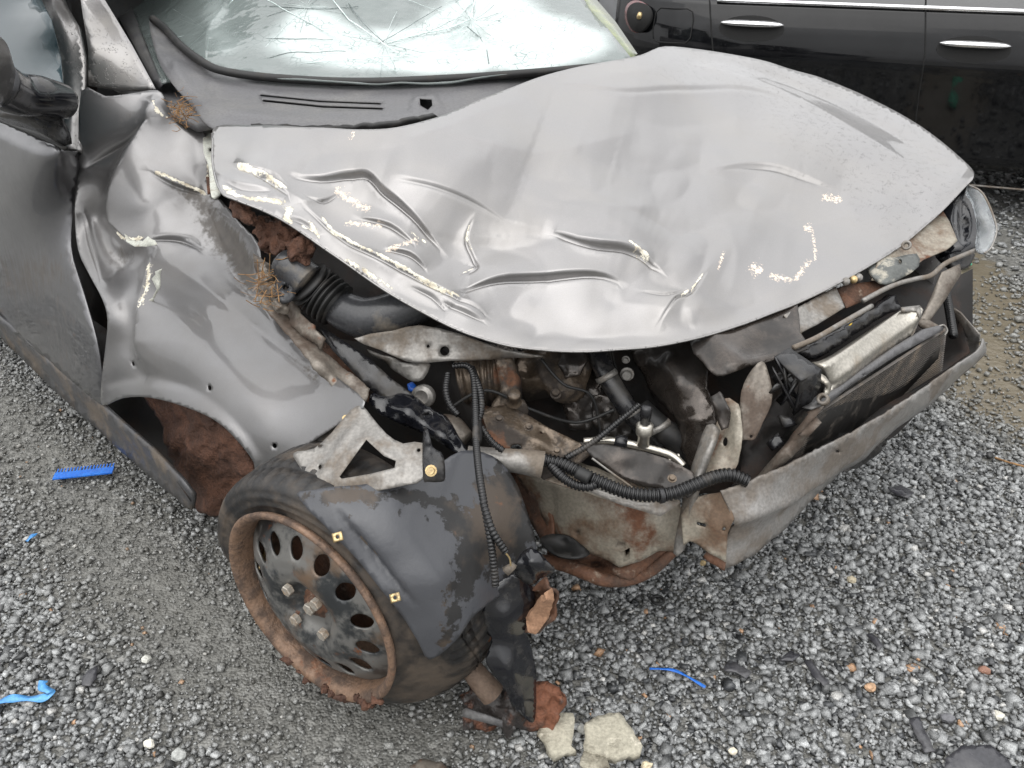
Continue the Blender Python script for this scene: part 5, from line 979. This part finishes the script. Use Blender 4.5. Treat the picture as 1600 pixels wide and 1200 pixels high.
for P, s in sets:
    n = len(P); A = rg.normal(size=(n, 4)); A /= np.linalg.norm(A, axis=1)[:, None]; w, x, y, z = A.T
    Rm = np.stack([1-2*(y*y+z*z), 2*(x*y-z*w), 2*(x*z+y*w), 2*(x*y+z*w), 1-2*(x*x+z*z), 2*(y*z-x*w), 2*(x*z-y*w), 2*(y*z+x*w), 1-2*(x*x+y*y)], 1).reshape(n, 3, 3)
    sh = rg.uniform(.5, 1.3, (n, 1, 3)); jit = 1+rg.uniform(-.42, .42, (n, 8, 3))
    L_ = IV[None]*jit*sh; Wd = np.einsum('nij,nkj->nki', Rm, L_); Wd[:, :, 2] *= .72; Wd *= s[:, None, None]
    P = P.copy(); P[:, 2] = ground_z(P[:, :2])+s*rg.uniform(-.1, .55, n); Wd += P[:, None]
    VV.append(Wd.reshape(-1, 3)); FF_.append((IF[None]+(np.arange(n)*8)[:, None, None]+base).reshape(-1, 3)); base += n*8
    g = np.clip(rg.normal(.235, .075, n), .055, .48); t = rg.random(n); c = np.c_[g*.975, g*1.0, g*1.0]
    wh = t < .022; c[wh] = rg.uniform(.36, .52, (wh.sum(), 1))*np.array([1, .99, .95]); oc = (t > .06) & (t < .064); c[oc] = rg.uniform(.7, 1.2, (oc.sum(), 1))*np.array([.36, .22, .13]); dk = (t > .085) & (t < .19); c[dk] = rg.uniform(.03, .08, (dk.sum(), 1))*np.array([.95, 1, 1.05])
    f = np.clip(fine_at(P[:, :2])*.4+mud_at(P[:, :2])*.55, 0, 1)[:, None]; c = c*(1-f)+f*np.array([.17, .16, .13])
    CC.append(np.repeat(c, 8, 0))
VV = np.vstack(VV); FF_ = np.vstack(FF_); CC = np.vstack(CC)
me = bpy.data.meshes.new('gravel'); me.vertices.add(len(VV)); me.vertices.foreach_set('co', VV.astype(np.float32).ravel()); me.loops.add(len(FF_)*3); me.loops.foreach_set('vertex_index', FF_.astype(np.int32).ravel())
me.polygons.add(len(FF_)); me.polygons.foreach_set('loop_start', np.arange(0, len(FF_)*3, 3, dtype=np.int32)); me.update(calc_edges=True)
ca = me.color_attributes.new('col', 'FLOAT_COLOR', 'POINT'); ca.data.foreach_set('color', np.c_[CC, np.ones(len(CC))].astype(np.float32).ravel())
def stone_mat():
    m, t, b = newmat('crushed_granite'); N = NB(t); a = N.n('ShaderNodeAttribute'); a.attribute_name = 'col'
    sp = N.rng(N.noise(420, 3, .6), .3, .7, .55, 1.45); mu = N.n('ShaderNodeMix'); mu.data_type = 'RGBA'; mu.blend_type = 'MULTIPLY'; mu.inputs[0].default_value = 1; N.l(a.outputs[0], mu.inputs[6]); N.l(sp, mu.inputs[7])
    N.l(mu.outputs[2], b.inputs['Base Color']); N.l(N.rng(N.noise(6, 3), .35, .65, .55, .26), b.inputs['Roughness']); N.l(N.bump(N.noise(420, 2), .25, .0006), b.inputs['Normal']); return m
M_STONE = stone_mat()
gr = link('gravel', me, M_STONE, smooth=False); tag(gr, 'loose crushed grey granite gravel covering the yard', 'gravel', kind='stuff')

# single stones, scraps and litter -------------------------------------------------------------------
M_PALE = grime('pale_flat_stone', (.40, .375, .30), (.17, .152, .115), 9, (.46, .62), (.85, .8), bump=.5, bdist=.004, c3=(.62, .58, .48), s3=30, t3=(.6, .7))
def slab(label, pts, h, mat=M_PALE, cat='stone', name='flat_stone', th=None, step=7, group=None, amp=.002):
    o = sheet(name, [(u, v, h) for u, v in pts], mat, None, step=step, thick=th or h*.95, detail=lambda X: amp*vnoise(X, 14, 3)+amp*.6*vnoise(X, 6, 4), rough=1.0)
    return tag(o, label, cat, group)
slab('larger pale flat stone with a grey worn patch on top, at the bottom edge', [(914,1130),(935,1116),(968,1113),(985,1135),(1004,1165),(1000,1175),(960,1182),(945,1182),(912,1170)], .025)
slab('smaller pale flat stone touching the broken duct', [(838,1145),(865,1116),(896,1112),(899,1130),(892,1165),(900,1172),(866,1178),(850,1160)], .025)
slab('small pale stone wedged below the larger flat stone', [(912,1172),(945,1184),(952,1198),(920,1204),(905,1195)], .02)
slab('dull brown flat stone at the bottom edge left of the pale stones', [(640,1196),(660,1186),(690,1188),(704,1204),(640,1212)], .015, M_TAN)
def pebble(label, u, v, r, colr, seed, flat=.7):
    c = pt(u, v, r*.5); o = lump('pebble', c, (r, r*.85, r*flat), grime('pebble_%d' % seed, colr, tuple(x*.6 for x in colr), 70, (.45, .7), (.6, .8), bump=.3), sub=2, amp=.35, sc=1.6, seed=seed)
    o.data.polygons.foreach_set('use_smooth', [False]*len(o.data.polygons)); return tag(o, label, 'pebble', 'pebbles that stand out from the gravel')
pebble('rounded white pebble near the bottom left of the gravel', 233, 1161, .011, (.72, .70, .62), 1)
pebble('bright white pebble lower left of the steel wheel', 228, 1030, .010, (.7, .7, .64), 2)
pebble('big grey pebble at the bottom edge below the white one', 280, 1178, .014, (.45, .46, .44), 3)
pebble('orange tan pebble between the dark shards at lower right', 1360, 1074, .012, (.52, .33, .2), 4)
pebble('reddish brown pebble right of the orange one', 1538, 1047, .012, (.25, .13, .09), 5)
pebble('yellowish pebble below the end of the bumper beam', 1098, 880, .009, (.5, .38, .2), 6)
pebble('pale tan wedge of stone right of the bumper beam end', 1330, 905, .012, (.48, .42, .30), 7)
pebble('cream pebble lying right of the flat stones', 1145, 1174, .009, (.66, .60, .48), 8)
pebble('light tan pebble at the bottom between the flat stones', 1010, 1195, .011, (.6, .52, .36), 9)
pebble('dark grey pebble near the right edge by the plastic shards', 1478, 1122, .014, (.14, .14, .15), 10)
pebble('white pebble near the right edge beside the shards', 1560, 1118, .012, (.6, .58, .5), 11)
pebble('tall grey pebble standing between the two flat stones', 909, 1140, .012, (.32, .32, .30), 12)

M_BLUE2 = grime('bright_blue_plastic', (.012, .13, .56), (.02, .17, .62), 30, (.4, .7), (.35, .5))
comb = thing('blue_comb', 'bright blue plastic comb strip lying on the gravel left of the sill', 'plastic strip', tuple(pt(130, 740, .004)))
a_, b_ = pt(83, 747, .012), pt(176, 737, .012); ax = (b_-a_)/np.linalg.norm(b_-a_); ay = np.cross([0, 0, 1], ax)
Lc = np.linalg.norm(b_-a_); rot = Matrix((ax, ay, (0, 0, 1))).transposed().to_4x4()
bar = link('bar', box_mesh(Lc, .03, .004), M_BLUE2, comb, False); bar.matrix_parent_inverse = Matrix.Identity(4); bar.matrix_basis = rot.copy(); bar.location = Vector((a_+b_)/2-np.array(comb.location))+Vector(ay)*.008
tm = box_mesh(.0035, .02, .003)
tm.materials.append(M_BLUE2)
for i in range(18):
    o = bpy.data.objects.new('tooth', tm); C.objects.link(o); o.parent = comb; o.matrix_basis = rot.copy(); o.location = Vector(a_+ax*Lc*(i+.5)/18-np.array(comb.location))+Vector(ay)*.032
def ribbon(name, label, pts, w, mat, cat, h=.014):
    P = crom(np.array([pt(u, v, h+dz) for u, v, dz in pts]), 8); T = np.gradient(P, axis=0); T /= np.linalg.norm(T, axis=1)[:, None]; Sd = np.cross(T, [0, 0, 1]); Sd /= np.linalg.norm(Sd, axis=1)[:, None]
    V3 = []; Fc = []
    for i in range(len(P)):
        tw = .5*math.sin(i*.5); V3 += [P[i]+Sd[i]*w/2+np.array([0, 0, tw*w*.4]), P[i]-Sd[i]*w/2-np.array([0, 0, tw*w*.4])]
    for i in range(len(P)-1): Fc.append((2*i, 2*i+1, 2*i+3, 2*i+2))
    o = link(name, mesh(V3, Fc, name), mat); s_ = o.modifiers.new('thickness', 'SOLIDIFY'); s_.thickness = .0015; return tag(o, label, cat)
M_BLUE3 = grime('pale_blue_film', (.06, .25, .58), (.12, .36, .68), 30, (.4, .7), (.3, .5))
ribbon('plastic_ribbon', 'crinkled light blue plastic ribbon on gravel at the left edge', [(-12,1102,0),(15,1092,.004),(45,1092,.002),(72,1090,.005),(80,1082,.008),(66,1074,.01),(68,1064,.008)], .016, M_BLUE3, 'ribbon')
ribbon('plastic_string', 'thin blue plastic string on the gravel in front of the bumper beam', [(1015,1045,0),(1050,1047,.003),(1075,1058,.002),(1102,1074,0)], .006, M_BLUE2, 'string')
ribbon('blue_scrap', 'tiny blue scrap on the gravel below the comb strip', [(42,846,0),(50,838,.003),(57,834,0)], .010, M_BLUE3, 'scrap', .008)
M_SHARD = grime('dark_grey_shard', (.04, .04, .046), (.085, .084, .088), 12, (.4, .7), (.25, .4))
for lab, pts in [('leaf shaped dark shard on the gravel lower left', [(128,1058),(140,1046),(152,1040),(150,1060),(140,1072),(128,1070)]),
    ('short curved black shard nearest the blue string', [(1132,1038),(1148,1034),(1176,1050),(1166,1060),(1150,1050),(1132,1048)]),
    ('long thin dark shard pointing down right beside the curved one', [(1256,1032),(1266,1030),(1296,1066),(1288,1072),(1272,1058)]),
    ('black sliver lying above the long thin shard', [(1218,1030),(1236,1016),(1250,1024),(1240,1032)]),
    ('narrow dark bar at the far side of the shards', [(1354,990),(1364,988),(1380,1010),(1372,1016)]),
    ('bent grey plastic strip near the bottom right', [(1420,1122),(1436,1120),(1450,1150),(1462,1175),(1446,1176),(1432,1150)]),
    ('widest grey plastic plate at the bottom right corner', [(1478,1184),(1502,1166),(1548,1164),(1576,1186),(1582,1200),(1520,1206),(1476,1200)]),
    ('dark flat shard on wet gravel right of the bumper beam', [(1388,762),(1408,758),(1428,770),(1420,778),(1400,772)])]:
    slab(lab, pts, .016, M_SHARD, 'shard', 'plastic_shard', .003, group='dark plastic shards on the gravel', amp=.0008)
lathe_o = lathe('rubber_ring', [(.012, -.003), (.016, -.003), (.018, 0), (.016, .004), (.012, .004), (.010, .001)], pt(1028, 938, .014), [0, .1, 1], M_RUBBER, seg=24, closed=True); tag(lathe_o, 'small black rubber ring on the gravel under the car front', 'ring')
M_GREENS = grime('green_glass', (.05, .38, .22), (.1, .5, .32), 30, (.4, .7), (.2, .4))
slab('tiny green plastic scrap on the ground under the far headlamp', [(1500,410),(1512,406),(1520,412),(1508,417)], .02, M_GREENS, 'scrap', 'green_scrap', .006)
tag(tube('twig', pts3([(1555,715,.012),(1575,722,.02),(1605,730,.012)]), .003, M_STRAW, seg=6), 'pale twig on the gravel at the right edge', 'twig')

# ------------------------------------------------------------------ parked cars behind
def carpaint(name, c, rough=.16, met=0.):
    m, t, b = newmat(name); N = NB(t); N.l(N.mix(N.rng(N.noise(6, 5), .35, .7), c, tuple(x*1.3+.002 for x in c)), b.inputs['Base Color']); b.inputs['Metallic'].default_value = met; b.inputs['Roughness'].default_value = rough
    b.inputs['Coat Weight'].default_value = .25; b.inputs['Coat Roughness'].default_value = .05; b.inputs['Specular IOR Level'].default_value = .3
    d = N.math('MULTIPLY', N.rng(N.vor(150), .2, .36, 1., 0.), N.rng(N.noise(40, 3), .48, .6)); nb = N.bump(d, .25, .0008); N.l(nb, b.inputs['Normal']); N.l(nb, b.inputs['Coat Normal']); return m
M_CHROME = grime('chrome', (.75, .75, .76), (.5, .5, .5), 30, (.6, .8), (.08, .2), metal=1., metal2=1.)
M_SEAM = grime('panel_gap', (.006, .006, .006), (.012, .012, .012), 20, (.4, .7), (.8, .9))
M_RED = grime('red_lamp', (.12, .006, .008), (.06, .004, .006), 20, (.4, .7), (.12, .2), coat=.8)
M_GLASSD = grime('dark_car_glass', (.012, .014, .016), (.02, .022, .024), 10, (.4, .7), (.05, .08), coat=1)
ZP = [.24, .30, .40, .52, .62, .70, .745, .775, .80, .84, .90, .96, 1.02]
OP = [-.16, -.085, -.060, -.028, .000, .024, .040, .048, .047, .042, .031, .014, -.008]
class Car:
    """simple saloon seen from its side: local s runs from the tail (0) to the nose, z up, out towards the viewer"""
    def __init__(s, name, label, org, e, length, pm, sc=1.0):
        s.o3 = np.array([org[0], org[1], 0]); s.e = np.array([e[0], e[1], 0]); s.out = np.array([e[1], -e[0], 0]); s.Ln = length; s.pm = pm; s.sc = sc
        s.T = thing(name, label, 'car', tuple(s.o3+s.e*length/2-s.out*.9))
    def off(s, q, z): # outward position of the flank
        end = min(q, s.Ln-q); r = max(0, 1-end/.55); return np.interp(z/s.sc, ZP, OP)-.28*r**2.4
    def P(s, q, z, d=0): return s.o3+s.e*q+s.out*(s.off(q, z)+d)+np.array([0, 0, z])
    def hit(s, u, v):    # where a sight line meets the flank plane
        r = ray(u, v); o = np.array([0, 0, HC]); t = ((s.o3-o)@s.out)/(r@s.out); p = o+r*t; return (p-s.o3)@s.e, p[2]
    def body(s):
        qs = np.r_[0, .03, .08, .16, .26, .4, .55, np.arange(.75, s.Ln-.6, .2), s.Ln-.5, s.Ln-.3, s.Ln-.15, s.Ln-.06, s.Ln]; V3 = []; Fc = []; W_ = 1.86
        zz = np.array(ZP)*s.sc; zfine = np.interp(np.linspace(0, len(zz)-1, 37), range(len(zz)), zz)
        half = len(zfine)
        for q in qs:
            hood_ = 0
            for z in zfine: V3.append(s.P(q, z))
            top = zfine[-1]
            for z in zfine[::-1]: V3.append(s.o3+s.e*q-s.out*(W_+s.off(q, z))+np.array([0, 0, z]))
        n = half*2
        for i in range(len(qs)-1):
            for k in range(n): k2 = (k+1) % n; Fc.append((i*n+k, i*n+k2, (i+1)*n+k2, (i+1)*n+k))
        Fc += [tuple(range(n)), tuple(range((len(qs)-1)*n, len(qs)*n))[::-1]]
        o = link('body', mesh(V3, Fc, 'body'), s.pm, s.T); return o
    def cabin(s):
        z0, z1 = 1.02*s.sc, 1.44*s.sc; a = [(.75, z0, -.05), (1.35, z1, -.25), (2.75, z1, -.25), (3.5, z0, -.05)]
        V3 = []; 
        for (q, z, d) in a: V3.append(s.o3+s.e*q*s.Ln/4.7+s.out*d+np.array([0, 0, z])); V3.append(s.o3+s.e*q*s.Ln/4.7-s.out*(1.86+d)+np.array([0, 0, z]))
        link('window_glass', mesh(V3, [(0, 2, 4, 6), (7, 5, 3, 1), (0, 1, 3, 2), (4, 5, 7, 6)], 'g'), M_GLASSD, s.T, False)
        R = [np.array(v)+np.array([0, 0, .012]) for v in V3[2:6]]; R2 = [r+np.array([0, 0, .05])-np.sign((r-s.o3)@s.out+.93)*s.out*.06 for r in R]
        link('roof', mesh(R+R2, [(0, 1, 3, 2), (4, 6, 7, 5), (0, 2, 6, 4), (1, 5, 7, 3), (0, 4, 5, 1), (2, 3, 7, 6)], 'r'), s.pm, s.T, False)
    def wheels(s):
        for q in (.85, s.Ln-.95):
            for d in (.0, -1.66):
                c = s.o3+s.e*q+s.out*(d-.02)+np.array([0, 0, .33]); w = lathe('wheel', [(.05, .03), (.19, .03), (.22, .035), (.25, .04), (.31, .03), (.33, .0), (.33, -.17), (.31, -.2), (.2, -.2), (.05, -.1)], c, s.out, M_RUBBER, s.T, seg=36)
                lathe('rim', [(0, .046), (.06, .046), (.08, .036), (.18, .034), (.205, .05), (.215, .05), (.215, .03), (0, .03)], c, s.out, M_STEEL, w, seg=30)
    def line(s, pts, r, mat, name, d=0, parent=None): # a thin strip following the flank
        P = []
        for (q0, z0), (q1, z1) in zip(pts[:-1], pts[1:]):
            n = max(2, int(math.hypot(q1-q0, z1-z0)/.03))
            for i in range(n): t = i/n; P.append(s.P(q0+(q1-q0)*t, z0+(z1-z0)*t, d))
        P.append(s.P(*pts[-1], d)); return tube(name, P, r, mat, parent or s.T, seg=6, spline=False)
    def handle(s, q, z, w=.30):
        h = lathe('door_handle', [(0, 0), (w*.5, 0)], s.P(q, z), s.out, M_GLASSD, s.T, seg=4) if False else None
        V3 = []; Fc = []; m, k = 24, 6
        for i in range(m+1):
            t = -1+2*i/m; rr = .030*math.sqrt(max(0, 1-abs(t)**3))
            for j in range(k):
                a = -math.pi/2+math.pi*j/(k-1); V3.append(s.P(q+t*w/2, z+.008+rr*.55*math.sin(a)+.006, .014+rr*.9*math.cos(a)))
        for i in range(m):
            for j in range(k-1): Fc.append((i*k+j, i*k+j+1, (i+1)*k+j+1, (i+1)*k+j))
        h = link('door_handle', mesh(V3, Fc, 'h'), M_CHROME, s.T)
        V3 = [s.P(q, z-.006, .004)]; 
        for i in range(28): a = 2*math.pi*i/28; V3.append(s.P(q+.52*w*math.cos(a), z-.010+.058*math.sin(a), .003))
        link('handle_recess', mesh(V3, [(0, i, i % 28+1) for i in range(1, 29)], 'r'), M_SEAM, h)

A3, B3 = at(1120, 0, 4.07), at(1600, 8, 3.7); e = (B3-A3)[:2]; e /= np.linalg.norm(e)
org0 = A3[:2]
blk = Car('parked_black_car', 'glossy black saloon with chrome window trim and oval handles parked behind the wreck', (0, 0), e, 4.7, carpaint('black_car_paint', (.004, .0042, .005), .06))
blk.o3 = np.array([A3[0], A3[1], 0]); q_, z_ = blk.hit(962, 20); blk.o3 = blk.o3+blk.e*(q_-.05); q_, z_ = blk.hit(1120, 2); blk.sc = z_/1.02
blk.T.location = tuple(blk.o3+blk.e*2.3-blk.out*.9); PINV[blk.T.name] = Matrix.Translation(blk.T.location).inverted()
blk.body(); blk.cabin(); blk.wheels()
H_ = lambda u, v: blk.hit(u, v)
for u, v in ((1175, 40), (1520, 72)): blk.handle(*H_(u, v))
zb = 1.02*blk.sc
blk.line([(.55, zb+.004), (3.4, zb+.004)], .012, M_CHROME, 'chrome_trim', .004)
for pts in ([(1108,-4),(1112,40),(1117,90),(1120,140)], [(1447,-2),(1444,80),(1436,140),(1428,230),(1424,300)]):
    blk.line([H_(*p_) for p_ in pts], .004, M_SEAM, 'panel_gap', .000)
blk.line([H_(*p_) for p_ in [(1020,62),(1018,50),(1022,22),(1030,14),(1074,14),(1082,18),(1084,30),(1080,58),(1072,66),(1028,66),(1020,62)]], .003, M_SEAM, 'fuel_flap_gap', .0)
q0, z0 = H_(1440, 296); q1, z1 = H_(1590, 328); blk.line([(q0-1.2, z0), (q1+.4, z0)], .006, M_STEEL, 'sill_trim', .004)
q0, z0 = H_(984, 30)
def fan(nm, q, z, rq, rz, d, mat, par):
    V3 = [blk.P(q, z, d)]+[blk.P(q+rq*math.cos(2*math.pi*t/24)*(1+.2*math.sin(2*math.pi*t/24)), z+rz*math.sin(2*math.pi*t/24), d) for t in range(24)]
    o = link(nm, mesh(V3, [(0, t, t % 24+1) for t in range(1, 25)], nm), mat, par); s_ = o.modifiers.new('thickness', 'SOLIDIFY'); s_.thickness = .02; s_.offset = 0; return o
tl_ = fan('tail_lamp', q0+.02, z0, .072, .074, .012, M_RED, blk.T); fan('lamp_socket', q0+.035, z0, .070, .068, .026, M_SEAM, tl_); lump('lamp_bulb', blk.P(q0+.04, z0+.01, .04), (.015, .015, .02), M_BRASS, tl_, sub=2, amp=.2, seed=5)
sv = Car('parked_silver_car', 'pale silver car partly seen behind the black car at the top', (0, 0), (.97, -.24), 4.4, carpaint('silver_car_paint', (.36, .37, .39), .25, .6))
c_ = at(905, 10, 7.4); sv.o3 = np.array([c_[0]-2.0, c_[1]+.5, 0]); sv.T.location = tuple(sv.o3+sv.e*2.2-sv.out*.9); PINV[sv.T.name] = Matrix.Translation(sv.T.location).inverted()
sv.body(); sv.cabin(); sv.wheels(); q0, z0 = sv.hit(936, 0); sv.line([(q0, .35), (q0, 1.0)], .004, M_SEAM, 'panel_gap')
